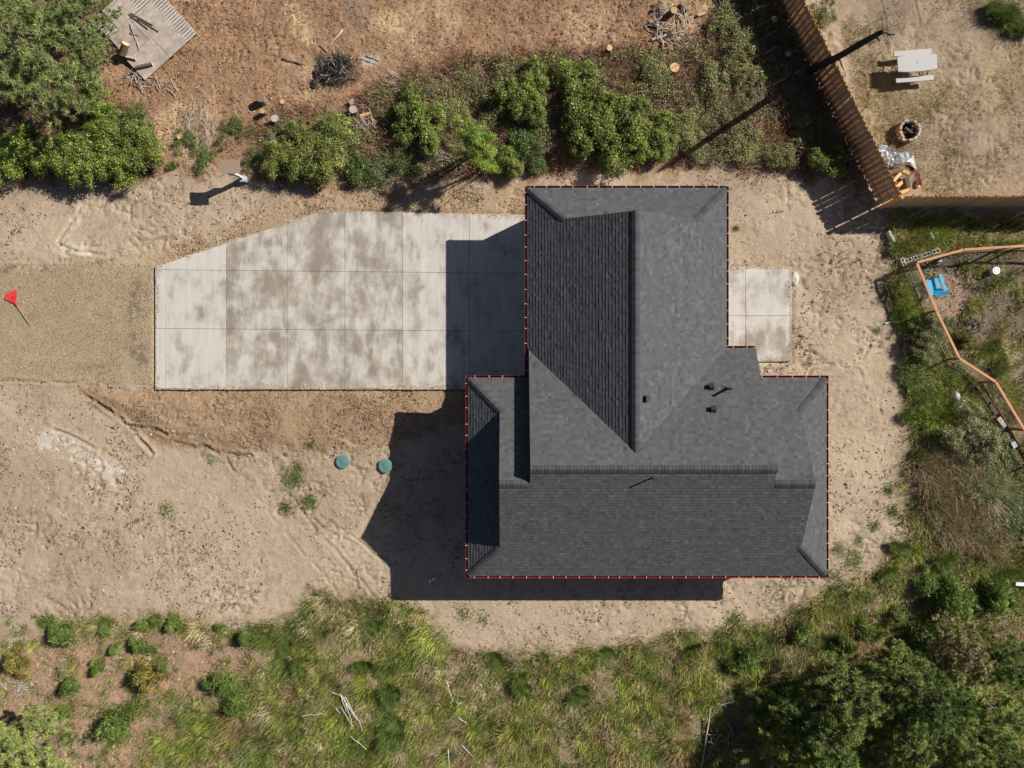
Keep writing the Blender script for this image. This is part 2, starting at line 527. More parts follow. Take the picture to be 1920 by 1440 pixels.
def build_ground():
    st = 0.062
    far = np.array([1, 2.5, 5, 9, 16, 30, 60, 120, 250, 500, 1000, 2000.])
    xs = np.concatenate([-25.2 - far[::-1], np.arange(-25.2, 25.21, st), 25.2 + far])
    ys = np.concatenate([-19.2 - far[::-1], np.arange(-19.2, 19.21, st), 19.2 + far])
    nx, ny = len(xs), len(ys)
    X, Y = np.meshgrid(xs, ys)
    near = sstep(60, 20, np.maximum(np.abs(X), np.abs(Y)))
    Z = ground_h(X, Y) * near
    S = {k: sdf(p, X, Y) for k, p in dict(drive=Z_drive, road=Z_gravelroad, patio=Z_patio, orange=Z_orange, orange2=Z_orange2, brown=Z_brown, yard=Z_yard, veg=Z_veg, red=Z_redsoil, garden=Z_garden, bed=Z_bed, thick=Z_thicket, thickL=Z_thicketL).items()}
    n1 = fbm(X, Y, 0.35, 21); n2 = fbm(X, Y, 1.4, 22); n3 = fbm(X, Y, 5.0, 23); n4 = fbm(X, Y, 0.12, 24)
    wob = 1.1 * (n2 - .5) + 0.7 * (n3 - .5)
    c = np.zeros(X.shape + (3,)) + np.array([0.392, 0.306, 0.221])
    c = mixc(c, (0.445, 0.352, 0.256), sstep(.35, .7, n1) * .7)
    c = mixc(c, (0.310, 0.236, 0.168), sstep(.45, .68, fbm(X, Y, .28, 31)) * .6)
    c = mixc(c, (0.255, 0.19, 0.14), sstep(.53, .68, n3) * .6 * sstep(.35, .65, fbm(X, Y, .4, 32)))
    # orange gravelly fill
    wo = sstep(-.25, .25, S['orange'] + wob * .8)
    c = mixc(c, (0.325, 0.222, 0.135), wo * .85)
    c = mixc(c, (0.25, 0.17, 0.105), wo * sstep(.45, .68, n2) * .6)
    wo2 = sstep(-.5, .5, S['orange2'] + wob * 1.4)
    c = mixc(c, (0.37, 0.258, 0.155), wo2 * .7)
    # gravel road
    wr = sstep(-.3, .3, S['road'] + 1.1 * (n3 - .5) + .6 * (n2 - .5))
    c = mixc(c, (0.335, 0.258, 0.168), wr * .9)
    c = mixc(c, (0.37, 0.295, 0.195), wr * sstep(.4, .7, fbm(X * .25, Y, 1.2, 33)) * .6)
    # brown bark-littered ground
    wb = sstep(-.35, .35, S['brown'] + wob * 1.2)
    c = mixc(c, (0.305, 0.186, 0.112), wb)
    c = mixc(c, (0.44, 0.31, 0.19), wb * sstep(.42, .68, fbm(X, Y, .45, 35)) * .8)
    c = mixc(c, (0.20, 0.125, 0.08), wb * sstep(.52, .72, n2) * .6)
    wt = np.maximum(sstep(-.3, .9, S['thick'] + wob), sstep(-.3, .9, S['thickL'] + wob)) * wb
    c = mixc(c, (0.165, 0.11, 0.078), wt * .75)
    # dry yard
    wy = sstep(-.2, .2, S['yard'])
    c = mixc(c, (0.33, 0.255, 0.182), wy)
    c = mixc(c, (0.36, 0.28, 0.13), wy * sstep(.45, .7, fbm(X, Y, .5, 37)) * .35)
    c = mixc(c, (0.24, 0.18, 0.135), wy * sstep(.52, .74, fbm(X, Y, 1.1, 38)) * .7)
    # grass soil
    wv = sstep(-.4, .5, S['veg'] + wob * 1.5)
    c = mixc(c, (0.215, 0.17, 0.095), wv)
    c = mixc(c, (0.30, 0.235, 0.14), wv * sstep(.5, .7, n2) * .6)
    c = mixc(c, (0.33, 0.215, 0.15), wv * sstep(-.5, .8, S['red'] + wob) * .85)
    wg = sstep(-.2, .2, S['garden'])
    c = mixc(c, (0.165, 0.125, 0.09), wg * .95)
    c = mixc(c, (0.30, 0.205, 0.15), sstep(-.3, .1, S['bed'] + wob * .4))
    # pale lime-like spill marks and other stains
    def stain(poly, col, amt, soft=.3, nz=1.4, thr=None):
        nonlocal c
        s = sdf(Pa(poly), X, Y) + wob * nz
        w = sstep(-soft, soft, s)
        if thr is not None: w = w * sstep(thr, thr + .12, n3 * .6 + n2 * .4)
        c = mixc(c, col, w * amt)
    stain([(55, 815), (100, 808), (190, 860), (262, 905), (255, 925), (170, 885), (105, 855)], (.55, .49, .42), .8, .25, .6, .46)
    stain([(95, 445), (150, 385), (165, 392), (130, 455), (200, 480), (100, 470)], (.56, .50, .43), .75, .2, .5, .42)
    stain([(250, 525), (275, 560), (262, 640), (282, 680), (255, 690), (240, 640)], (.15, .12, .08), .8, .25, .6, .47)
    stain([(-30, 495), (95, 497), (90, 512), (-30, 512)], (.13, .11, .06), .8, .1, .2, .42)
    stain([(170, 690), (205, 685), (205, 705), (175, 710)], (.16, .13, .085), .6, .2, .5, .45)
    stain([(-30, 590), (60, 595), (40, 612), (-30, 608)], (.17, .14, .09), .6, .2, .5, .48)
    stain([(540, 15), (575, 20), (585, 80), (560, 75)], (.56, .42, .24), .8, .35, .5)
    stain([(690, 30), (745, 25), (750, 60), (700, 55)], (.55, .41, .23), .7, .35, .5)
    stain([(590, 105), (660, 95), (675, 140), (640, 165), (590, 165)], (.055, .05, .047), .85, .3, .4)
    stain([(675, 105), (715, 102), (710, 122), (680, 125)], (.42, .38, .34), .8, .15, .3)
    stain([(640, 0), (700, 0), (700, 50), (650, 60)], (.21, .17, .14), .5, .4, 1)
    stain([(1875, 640), (1900, 640), (1925, 720), (1905, 740), (1890, 690)], (.36, .31, .25), .8, .15, .3)
    # ruts and track edges in the sand
    def rut(pts, w, d, col=None, amt=.3):
        nonlocal Z, c
        pw = [P(*p) for p in pts]
        jx = .10 * (fbm(X, Y, 1.5, 51) - .5); jy = .10 * (fbm(X, Y, 1.5, 52) - .5)
        dd = dline(pw, X + jx * 3, Y + jy * 3)
        br = sstep(.25, .5, fbm(X, Y, 1.6, 53))
        Z += -d * np.exp(-(dd / w) ** 2) * br + .5 * d * np.exp(-((dd - 1.7 * w) / w) ** 2) * br
        if col: c = mixc(c, col, np.exp(-(dd / (w * 1.2)) ** 2) * amt * br)
    rut([(500, 955), (530, 990), (575, 1045), (640, 1120)], .07, .03)
    rut([(545, 930), (600, 1000), (650, 1060), (705, 1120)], .07, .035, (.22, .165, .12), .4)
    rut([(150, 735), (205, 770), (240, 800), (265, 830), (285, 852)], .09, .10, (.2, .14, .09), .5)
    rut([(100, 805), (140, 820), (175, 840)], .07, .07, (.2, .15, .11), .5)
    rut([(240, 795), (290, 805), (312, 812)], .08, .14, (.15, .10, .06), .7)
    rut([(330, 830), (400, 845), (470, 855)], .10, .08, (.14, .10, .06), .5)
    rut([(200, 480), (130, 470), (105, 455), (150, 388), (180, 370)], .08, .06)
    rut([(-30, 718), (60, 712), (180, 722)], .08, .05)
    rut([(420, 850), (440, 885)], .06, .06, (.18, .13, .1), .6)
    rut([(640, 990), (690, 1030), (700, 1040)], .05, .05)
    rut([(1655, 0), (1662, 60), (1668, 105)], .05, .04, (.16, .12, .1), .6)
    rut([(1718, 0), (1722, 35), (1724, 75)], .05, .04, (.16, .12, .1), .6)
    # footprints and clods: pits with a rim
    pitmask = (1 - sstep(-.05, .1, np.maximum(S['drive'], S['patio']))) * (1 - sstep(-.2, .3, S['road']) * .93)
    n = 13000
    px = rng.uniform(-24.5, 24.5, n); py = rng.uniform(-18.5, 18.5, n)
    keep = rng.random(n) < (.10 + 1.3 * sstep(.40, .66, fbm(px, py, .3, 61))) * (.25 + sstep(.35, .6, fbm(px, py, 1.5, 62)))
    px, py = px[keep], py[keep]; n = len(px)
    sg = rng.uniform(.030, .065, n); dp = rng.uniform(.015, .06, n) * np.where(rng.random(n) < .3, -.8, 1)
    an = rng.uniform(0, math.pi, n) * .5 + 2.2
    ix = np.searchsorted(xs, px); iy = np.searchsorted(ys, py)
    D = np.zeros_like(Z)
    for a in range(-4, 5):
        for b in range(-4, 5):
            jx = ix + a; jy = iy + b
            dx = xs[jx] - px; dy = ys[jy] - py
            u = dx * np.cos(an) + dy * np.sin(an); v = -dx * np.sin(an) + dy * np.cos(an)
            r2 = (u / (1.7 * sg)) ** 2 + (v / sg) ** 2
            np.add.at(D, (jy, jx), -dp * (np.exp(-r2) - .35 * np.exp(-(np.sqrt(r2) - 1.6) ** 2 / .25)))
    Z += D * pitmask * near
    Z += near * pitmask * (.035 * (fbm(X, Y, 2.0, 71, 3) - .5) + .018 * (vnoise(X, Y, 11, 72) - .5))
    wx_ = X + .5 * fbm(X, Y, .9, 75); wy_ = Y + .5 * fbm(X, Y, .9, 76)
    rg = 1 - np.abs(2 * vnoise(wx_ * .8, wy_ * 1.3, 3.4, 77) - 1); rg2 = 1 - np.abs(2 * vnoise(wx_, wy_, 6.5, 78) - 1)
    pm = sstep(.42, .62, fbm(X, Y, .33, 79)) * sstep(.35, .6, fbm(X, Y, 1.3, 80))
    Z += near * pitmask * pm * (-.085 * rg ** 5 - .045 * rg2 ** 4)
    c = mixc(c, (0.20, 0.15, 0.11), pm * rg ** 8 * .55 * pitmask * (1 - wb))
    Z += near * wb * .04 * (vnoise(X, Y, 8, 73) - .5)
    # coarse gravel relief on the fill slope
    Z += near * wo * .05 * (vnoise(X, Y, 10, 74) - .5) * sstep(.4, .7, n2)
    # beyond the surveyed plot the sheet goes on as plain rough ground to the horizon
    out = sstep(0, 2.6, np.maximum(np.maximum(np.abs(X) - 25.2, np.abs(Y) - 19.2), 0))
    far_c = np.where((Y < 0)[..., None], np.array([.20, .19, .09]), np.array([.28, .19, .12]))
    c = c * (1 - out[..., None]) + far_c * out[..., None]
    V = np.stack([X.ravel(), Y.ravel(), Z.ravel()], 1)
    i = np.arange(ny - 1)[:, None] * nx + np.arange(nx - 1)[None, :]
    Fc = np.stack([i, i + 1, i + nx + 1, i + nx], -1).reshape(-1, 4)
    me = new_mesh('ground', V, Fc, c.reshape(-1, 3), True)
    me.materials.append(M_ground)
    o = link('ground', me)
    o['kind'] = 'structure'


build_ground()

# ------------------------------------------------------------------ concrete driveway and patio, slab by slab


def clip_poly(poly, a, b, c):
    """keep a*x+b*y<=c"""
    out = []
    for i in range(len(poly)):
        p, q = poly[i], poly[(i + 1) % len(poly)]
        dp = a * p[0] + b * p[1] - c; dq = a * q[0] + b * q[1] - c
        if dp <= 0: out.append(p)
        if (dp < 0) != (dq < 0) and abs(dp - dq) > 1e-12:
            t = dp / (dp - dq)
            out.append((p[0] + (q[0] - p[0]) * t, p[1] + (q[1] - p[1]) * t))
    return out


def inset_convex(poly, d):
    n = len(poly)
    ar = sum(poly[i][0] * poly[(i + 1) % n][1] - poly[(i + 1) % n][0] * poly[i][1] for i in range(n))
    if ar < 0: poly = poly[::-1]
    out = list(poly)
    for i in range(n):
        p, q = poly[i], poly[(i + 1) % n]
        ex, ey = q[0] - p[0], q[1] - p[1]
        l = math.hypot(ex, ey)
        if l < 1e-6: continue
        nx, ny = ey / l, -ex / l      # outward for ccw
        out = clip_poly(out, nx, ny, nx * p[0] + ny * p[1] - d)
    return out


def slab(poly, parent, top=0.07, bot=-0.09, bev=0.007, **attrs):
    a = inset_convex(poly, 0.0065)
    b = inset_convex(a, bev)
    if len(a) != len(b) or len(a) < 3:
        b = a
    n = len(a)
    vs = [(x, y, bot) for x, y in a] + [(x, y, top - bev * .8) for x, y in a] + [(x, y, top) for x, y in b]
    fs = [tuple(range(2 * n, 3 * n))]
    for i in range(n):
        j = (i + 1) % n
        fs += [(i, j, n + j, n + i), (n + i, n + j, 2 * n + j, 2 * n + i)]
    o = part('slab', vs, fs, M_conc, parent)
    for k, v in attrs.items(): o[k] = v
    return o


drv = bpy.data.objects.new('driveway', None); C.objects.link(drv); drv['kind'] = 'structure'
ROOT[drv.name] = Vector((0, 0, 0))
colx = [292, 311, 425, 539, 647, 755, 880, 1012]
for ci in range(7):
    for ri in range(3):
        x0, x1 = colx[ci], colx[ci + 1]
        rows = [(380, 380), (506 + 6 * min(1, (x0 - 292) / 590), 506 + 6 * min(1, (x1 - 292) / 590)), (616 + 5 * min(1, (x0 - 292) / 590), 616 + 5 * min(1, (x1 - 292) / 590)), (731, 730)]
        poly = [P(x0, rows[ri + 1][0]), P(x1, rows[ri + 1][1]), P(x1, rows[ri][1]), P(x0, rows[ri][0])]
        if ri == 0:
            for (a, b) in (((293, 499), (600, 395.5)), ((600, 395.5), (1012, 404))):
                (ax, ay), (bx, by) = P(*a), P(*b)
                ex, ey = bx - ax, by - ay
                nx, ny = -ey, ex
                poly = clip_poly(poly, nx, ny, nx * ax + ny * ay)
        damp = [-0.12, -0.085, 0.012, 0.02, 0.01, -0.06, -0.075][ci] + random.uniform(-.008, .008)
        wet = [-.3, -.3, -.3, -.3, -.3, -.14, -0.03][ci]
        slab(poly, drv, damp=damp, wet=wet)
pat = bpy.data.objects.new('patio', None); C.objects.link(pat); pat['kind'] = 'structure'
ROOT[pat.name] = Vector((0, 0, 0))
for (x0, x1) in ((1318, 1397), (1397, 1483)):
    for (y0, y1) in ((501, 592), (592, 678)):
        slab([P(x0, y1), P(x1, y1), P(x1, y0), P(x0, y0)], pat, damp=-.05 + (.06 if x0 > 1350 and y0 > 550 else 0), wet=-.3)

# ------------------------------------------------------------------ the house
house = empty('house', (5.8, -1.0, 0), 'single-storey house with dark grey shingled roof and dark red gutters', 'house')
EZ, SL = 3.0, 0.53


def planeS(x, y): return EZ + SL * (y + 8.21)
def planeAW(x, y): return EZ + SL * (x + 1.89)
def planeAE(x, y): return EZ + SL * (13.45 - x)
def planeAN(x, y): return EZ + SL * (0.27 - y)
def planeBN(x, y): return EZ + SL * (1.54 - y)
def planeCW(x, y): return EZ + SL * (x - 0.64)
def planeCE(x, y): return EZ + SL * (9.18 - x)
def planeCN(x, y): return EZ + SL * (8.39 - y)


G = 0.08   # skirt runs on under the gable rake
ROOF = [
    (planeS, (0, 1), -8.21, [[(-1.89, -8.21), (13.45, -8.21), (12.07, -6.83), (-.51, -6.83)], [(-.51, -6.83), (12.07, -6.83), (12.07, -3.97), (-.51, -3.97)], [(.72, -3.97), (10.42, -3.97), (10.42, -3.35), (.72, -3.35)]]),
    (planeAW, (1, 0), -1.89, [[(-1.89, -8.21), (-.51, -6.83), (-.51, -1.11), (-1.89, .27)], [(-.51, -6.7), (-.51 + G, -6.7), (-.51 + G, -1.24), (-.51, -1.24)]]),
    (planeAE, (-1, 0), -13.45, [[(13.45, -8.21), (13.45, .27), (12.07, -1.11), (12.07, -6.83)], [(12.07 - G, -6.7), (12.07, -6.7), (12.07, -1.24), (12.07 - G, -1.24)]]),
    (planeAN, (0, -1), -.27, [[(-1.89, .27), (-.51, -1.11), (-.51, .27)], [(-.51, -3.97), (.80, -3.97), (.80, .27), (-.51, .27)]]),
    (planeAN, (0, -1), -.27, [[(13.45, .27), (12.07, .27), (12.07, -1.11)], [(10.34, -3.97), (12.07, -3.97), (12.07, .27), (10.34, .27)]]),
    (planeBN, (0, -1), -1.54, [[(.72, 1.46), (.72, -2.73), (4.91, -2.73)], [(.72, -3.35), (10.42, -3.35), (10.42, -2.73), (.72, -2.73)], [(4.91, -2.73), (10.42, -2.73), (10.42, 1.54), (9.18, 1.54)]]),
    (planeCW, (1, 0), .64, [[(.64, 1.54), (4.91, -2.73), (4.91, 6.89), (.64, 6.89)], [(.64, 6.89), (2.14, 6.89), (.64, 8.39)]]),
    (planeCE, (-1, 0), -9.18, [[(9.18, 1.54), (9.18, 6.89), (4.91, 6.89), (4.91, -2.73)], [(9.18, 6.89), (9.18, 8.39), (7.68, 6.89)]]),
    (planeCN, (0, -1), -8.39, [[(.64, 8.39), (2.14, 6.89), (7.68, 6.89), (9.18, 8.39)], [(2.3, 6.89 - G), (7.52, 6.89 - G), (7.52, 6.89), (2.3, 6.89)]]),
]
deck_mb = MB()
roof = None
EXPO = 0.143 * math.cos(math.atan(SL))


def ccw(p):
    a = sum(p[i][0] * p[(i + 1) % len(p)][1] - p[(i + 1) % len(p)][0] * p[i][1] for i in range(len(p)))
    return p if a > 0 else p[::-1]


for fn, up, e0, polys in ROOF:
    for p in polys:
        p = ccw(p)
        n = len(p)
        vs = [(x, y, fn(x, y) - .004) for x, y in p] + [(x, y, fn(x, y) - .035) for x, y in p]
        deck_mb.add(vs, [tuple(range(n)), tuple(reversed(range(n, 2 * n)))] + [(i, i + n, (i + 1) % n + n, (i + 1) % n) for i in range(n)])
roof = deck_mb.part('roof', M_deckw, house)

for fn, up, e0, polys in ROOF:
    ux, uy = up                   # uphill
    wx, wy = -uy, ux              # along the eave
    V = []; FC = []; CC = []
    pl = [ccw(p) for p in polys]
    umax = max(x * ux + y * uy for p in pl for x, y in p) - e0
    wmin = min(x * wx + y * wy for p in pl for x, y in p)
    wmax = max(x * wx + y * wy for p in pl for x, y in p)
    prev = None
    for r in range(int(umax / EXPO) + 1):
        u0, u1 = r * EXPO, (r + 1) * EXPO
        w = wmin - random.random() * .3
        while w < wmax:
            wd = random.choice((.08, .11, .14, .16, .19, .23))
            t = random.choice((.008, .010, .013, .015, .018))
            g = random.gauss(.078, .006)
            q = random.random()
            if q > .86: g += random.uniform(.008, .020)
            elif q < .2: g -= random.uniform(.006, .013)
            col = (g * .975, g, g * 1.045)
            rect = [((u0 + e0) * ux + w * wx, (u0 + e0) * uy + w * wy), ((u0 + e0) * ux + (w + wd) * wx, (u0 + e0) * uy + (w + wd) * wy),
                    ((u1 + e0) * ux + (w + wd) * wx, (u1 + e0) * uy + (w + wd) * wy), ((u1 + e0) * ux + w * wx, (u1 + e0) * uy + w * wy)]
            rect = ccw(rect)
            for p in pl:
                q_ = rect
                for i in range(len(p)):
                    (ax, ay), (bx, by) = p[i], p[(i + 1) % len(p)]
                    ex, ey = bx - ax, by - ay
                    q_ = clip_poly(q_, ey, -ex, ey * ax - ex * ay)
                    if len(q_) < 3: break
                if len(q_) < 3: continue
                n0 = len(V); k = len(q_)
                low = []
                for i, (x, y) in enumerate(q_):
                    uu = x * ux + y * uy - e0
                    f = (uu - u0) / EXPO
                    V.append((x, y, fn(x, y) + .003 + t * (1 - f))); CC.append(col)
                    low.append(f < .02)
                FC.append(tuple(range(n0, n0 + k)))
                for i in range(k):
                    j = (i + 1) % k
                    # butt edge and exposed side edges get a little skirt
                    m0 = len(V)
                    (x, y), (x2, y2) = q_[i], q_[j]
                    V.append((x, y, fn(x, y) - .002)); V.append((x2, y2, fn(x2, y2) - .002)); CC.append(col); CC.append(col)
                    FC.append((n0 + j, n0 + i, m0, m0 + 1))
            w += wd
    me = new_mesh('shingles', np.array(V), FC, np.array(CC))
    me.materials.append(M_shingle)
    o = link('shingles', me, roof)
    o['kind'] = 'stuff'


def cap_mesh(name, k, wd=.155, ln=.30):
    vs = []; t = .014
    for x, dz in ((0, .030), (ln, .006)):
        vs += [(x, -wd, -wd * k + dz), (x, -.02, -.02 * k + dz + .004), (x, .02, -.02 * k + dz + .004), (x, wd, -wd * k + dz)]
    vs += [(0, -wd, -wd * k + .030 - t - .012), (0, -.02, .01 - t), (0, .02, .01 - t), (0, wd, -wd * k + .030 - t - .012)]
    vs += [(ln, -wd, -wd * k - .02), (ln, wd, -wd * k - .02)]
    fs = [(0, 4, 5, 1), (1, 5, 6, 2), (2, 6, 7, 3), (0, 1, 9, 8), (1, 2, 10, 9), (2, 3, 11, 10), (0, 8, 12, 4), (3, 7, 13, 11)]
    fs = [tuple(reversed(f)) for f in fs]
    me = new_mesh(name, np.array(vs), fs)
    me.materials.append(M_cap)
    return me


CAP_R = cap_mesh('ridge_cap_shingle', SL)
CAP_H = cap_mesh('hip_cap_shingle', SL / math.sqrt(2), wd=.14)


def caps(a, b, me, lift=.02):
    a = Vector(a); b = Vector(b)
    d = (b - a); L = d.length; d.normalize()
    y = Vector((0, 0, 1)).cross(d).normalized(); z = d.cross(y)
    M = Matrix((d, y, z)).transposed().to_4x4()
    n = int((L - .12) / .143)
    for i in range(n):
        o = link('cap_shingle', me, roof)
        p = a + d * (i * .143 + .02) + Vector((0, 0, lift))
        o.location = p
        o.rotation_euler = M.to_euler()


RZ_A = planeS(0, -3.97); RZ_B = planeS(0, -3.35); RZ_C = planeCW(4.91, 0)
caps((-.52, -3.97, RZ_A), (.72, -3.97, RZ_A), CAP_R)
caps((.70, -3.35, RZ_B), (10.44, -3.35, RZ_B), CAP_R)
caps((12.08, -3.97, RZ_A), (10.42, -3.97, RZ_A), CAP_R)
caps((4.91, 6.91, RZ_C), (4.91, -2.75, RZ_C), CAP_R)
for (a, b, d) in (((-1.87, -8.19), (1, 1), 1.42), ((-1.87, .25), (1, -1), 1.42), ((13.43, -8.19), (-1, 1), 1.42), ((13.43, .25), (-1, -1), 1.42), ((.66, 8.37), (1, -1), 1.54), ((9.16, 8.37), (-1, -1), 1.54)):
    caps((a[0], a[1], EZ + .01), (a[0] + b[0] * d, a[1] + b[1] * d, EZ + .01 + SL * d), CAP_H, .015)

# walls, soffits, gable ends
wo = [(-1.44, -7.76), (13.0, -7.76), (13.0, -.18), (9.97, -.18), (9.97, 1.09), (8.73, 1.09), (8.73, 7.94), (1.09, 7.94), (1.09, -.18), (-1.44, -.18)]
n = len(wo)
part('wall', [(x, y, -.3) for x, y in wo] + [(x, y, 2.8) for x, y in wo], [(i, (i + 1) % n, (i + 1) % n + n, i + n) for i in range(n)], M_siding, house)
so = [(-1.86, -8.18), (13.42, -8.18), (13.42, .24), (10.39, .24), (10.39, 1.51), (9.15, 1.51), (9.15, 8.36), (.67, 8.36), (.67, .24), (-1.86, .24)]
n = len(so)
part('soffit', [(x, y, 2.79) for x, y in so] + [(x, y, 2.955) for x, y in so], [tuple(reversed(range(n)))] + [(i, (i + 1) % n, (i + 1) % n + n, i + n) for i in range(n)], M_red, house)
zs = EZ + SL * 1.38
for x in (-.40, 11.96):
    part('gable_end', [(x, -6.86, zs), (x, -1.08, zs), (x, -3.97, RZ_A - .02)], [(0, 1, 2)] if x > 5 else [(0, 2, 1)], M_siding, house)
part('gable_end', [(2.1, 6.79, EZ + SL * 1.5), (7.72, 6.79, EZ + SL * 1.5), (4.91, 6.79, RZ_C - .02)], [(0, 2, 1)], M_siding, house)
for x, s in ((.74, 1), (10.40, -1)):
    part('gable_end', [(x, 1.5, 2.96), (x, 1.5, planeBN(0, 1.5) - .02), (x, -3.35, RZ_B - .02), (x, -3.97, RZ_A - .02), (x, -3.97, RZ_A - .3), (x, .24, 2.9)], [(0, 1, 2, 3, 4, 5) if s > 0 else (5, 4, 3, 2, 1, 0)], M_siding, house)


def rake(a, b):
    m = MB(); a = Vector(a); b = Vector(b)
    m.bar(a - Vector((0, 0, .085)), b - Vector((0, 0, .085)), .025, .13)
    m.part('rake_board', M_red, house)


rake((-.50, -6.83, zs), (-.50, -3.97, RZ_A)); rake((-.50, -1.11, zs), (-.50, -3.97, RZ_A))
rake((12.06, -6.83, zs), (12.06, -3.97, RZ_A)); rake((12.06, -1.11, zs), (12.06, -3.97, RZ_A))
rake((2.14, 6.88, EZ + SL * 1.5), (4.91, 6.88, RZ_C)); rake((7.68, 6.88, EZ + SL * 1.5), (4.91, 6.88, RZ_C))
rake((.73, 1.4, planeBN(0, 1.4)), (.73, -3.35, RZ_B)); rake((.73, -3.97, RZ_A), (.73, -3.35, RZ_B))
rake((10.41, 1.5, planeBN(0, 1.5)), (10.41, -3.35, RZ_B)); rake((10.41, -3.97, RZ_A), (10.41, -3.35, RZ_B))

BR = MB().box((0, 0, 0), (.014, .13, .014)).mesh('gutter_bracket', M_white)


def gutter(a, b, out, e0=0.0, e1=0.0):
    """U-shaped gutter along the eave a->b, outward normal out"""
    a = Vector((*a, 0)); b = Vector((*b, 0)); o = Vector((*out, 0))
    d = (b - a).normalized()
    a = a - d * e0; b = b + d * e1
    prof = [(0.0, 2.99), (0.0, 2.87), (.085, 2.87), (.115, 2.985), (.125, 2.985), (.125, 2.975), (.118, 2.975), (.092, 2.860), (-.008, 2.860), (-.008, 2.99)]
    prof = [(p - .03, z) for p, z in prof]
    vs = [a + o * p + Vector((0, 0, z)) for p, z in prof] + [b + o * p + Vector((0, 0, z)) for p, z in prof]
    n = len(prof)
    fs = [(i, (i + 1) % n, (i + 1) % n + n, i + n) for i in range(n)]
    fs += [tuple(reversed(range(n))), tuple(range(n, 2 * n))]
    g = part('gutter', vs, fs, M_red, house)
    L = (b - a).length
    k = max(2, int(L / .55))
    for i in range(k):
        t = (i + .5 + random.uniform(-.12, .12)) / k
        q = link('bracket', BR, g)
        q.location = a + d * (L * t) + o * .035 + Vector((0, 0, 3.0))
        q.rotation_euler = (0, 0, math.atan2(o.y, o.x) - math.pi / 2)


gutter((-1.89, -8.21), (13.45, -8.21), (0, -1), .0, .0)
gutter((-1.89, -8.21), (-1.89, .27), (-1, 0), .09, .09)
gutter((-1.89, .27), (.53, .27), (0, 1), 0, 0)
gutter((.64, .27), (.64, 8.39), (-1, 0), 0, .09)
gutter((.64, 8.39), (9.18, 8.39), (0, 1), 0, 0)
gutter((9.18, 1.66), (9.18, 8.39), (1, 0), 0, .09)
gutter((9.18, 1.54), (10.42, 1.54), (0, 1), 0, 0)
gutter((10.42, .27), (13.45, .27), (0, 1), 0, 0)
gutter((13.45, -8.21), (13.45, .27), (1, 0), .09, .09)

# doors and windows under the eaves
def opening(name, c, w, h, axis, m, pane=True):
    sz = (.08, w, h) if axis == 'x' else (w, .08, h)
    f = MB().box(c, sz).part(name, m, house)
    if pane:
        s2 = (.1, w - .16, h - .16) if axis == 'x' else (w - .16, .1, h - .16)
        MB().box(c, s2).part('pane', M_glass, f)
    return f


gd = opening('garage_door', (1.06, 3.9, 1.2), 4.9, 2.2, 'x', M_white, False)
opening('garage_door', (1.06, 7.0, 1.2), .95, 2.1, 'x', M_white, False)
opening('patio_door', (8.76, 3.6, 1.1), 1.8, 2.05, 'x', M_white)
for c, w, ax in (((-1.47, -4.2, 1.6), 1.8, 'x'), ((13.03, -4.2, 1.6), 1.5, 'x'), ((2.0, -7.79, 1.6), 1.5, 'y'), ((6.5, -7.79, 1.6), 1.2, 'y'), ((10.6, -7.79, 1.6), 1.5, 'y'), ((5.0, 7.97, 1.6), 1.2, 'y')):
    opening('window', c, w, 1.2, ax, M_white)


# roof vents and pipes
def vent(px, py, fn, upn):
    z = 4.6
    for _ in range(4):
        x, y = P(px, py, z); z = fn(x, y) + .1
    x, y = P(px, py, z)
    z0 = fn(x, y)
    tilt = Vector((-upn[0] * SL, -upn[1] * SL, 1)).normalized()
    ax = Vector((upn[0], upn[1], SL)).normalized(); ay = tilt.cross(ax)
    M = Matrix((ax, ay, tilt)).transposed().to_4x4()
    m = MB()
    m.box(Vector((x, y, z0)) + tilt * .022, (.28, .27, .012), M=M)
    m.box(Vector((x, y, z0)) + tilt * .09, (.18, .20, .11), M=M, taper=.82)
    m.box(Vector((x, y, z0)) + tilt * .165 - ax * .02, (.21, .22, .016), M=M)
    m.part('roof_vent', M_black, house)


def pipe(px, py, fn, h, r, flash=True):
    z = 4.6
    for _ in range(4):
        x, y = P(px, py, z); z = fn(x, y)
    m = MB()
    m.tube([(x, y, z - .05), (x, y, z + h)], r, 10)
    m.tube([(x, y, z + h), (x, y, z + h + .02)], r * 1.25, 10)
    o = m.part('vent_pipe', M_black, house)
    if flash:
        ax = Vector((0, -1, SL)).normalized(); nn = Vector((0, SL, 1)).normalized()
        M = Matrix((ax, nn.cross(ax), nn)).transposed().to_4x4()
        f = MB().box(Vector((x, y, z)) + nn * .024, (.34, .30, .01), M=M)
        f.tube([(x, y, z - .02), (x, y, z + .09)], [r * 2.2, r * 1.15], 12)
        f.part('flashing', M_dmetal, o, smooth=False)


vent(1211, 747, planeCE, (-1, 0))
vent(1334, 727, planeBN, (0, -1))
vent(1338, 769, planeBN, (0, -1))
pipe(1362, 729, planeBN, .62, .055)
pipe(1222, 896, planeS, .42, .035, False)

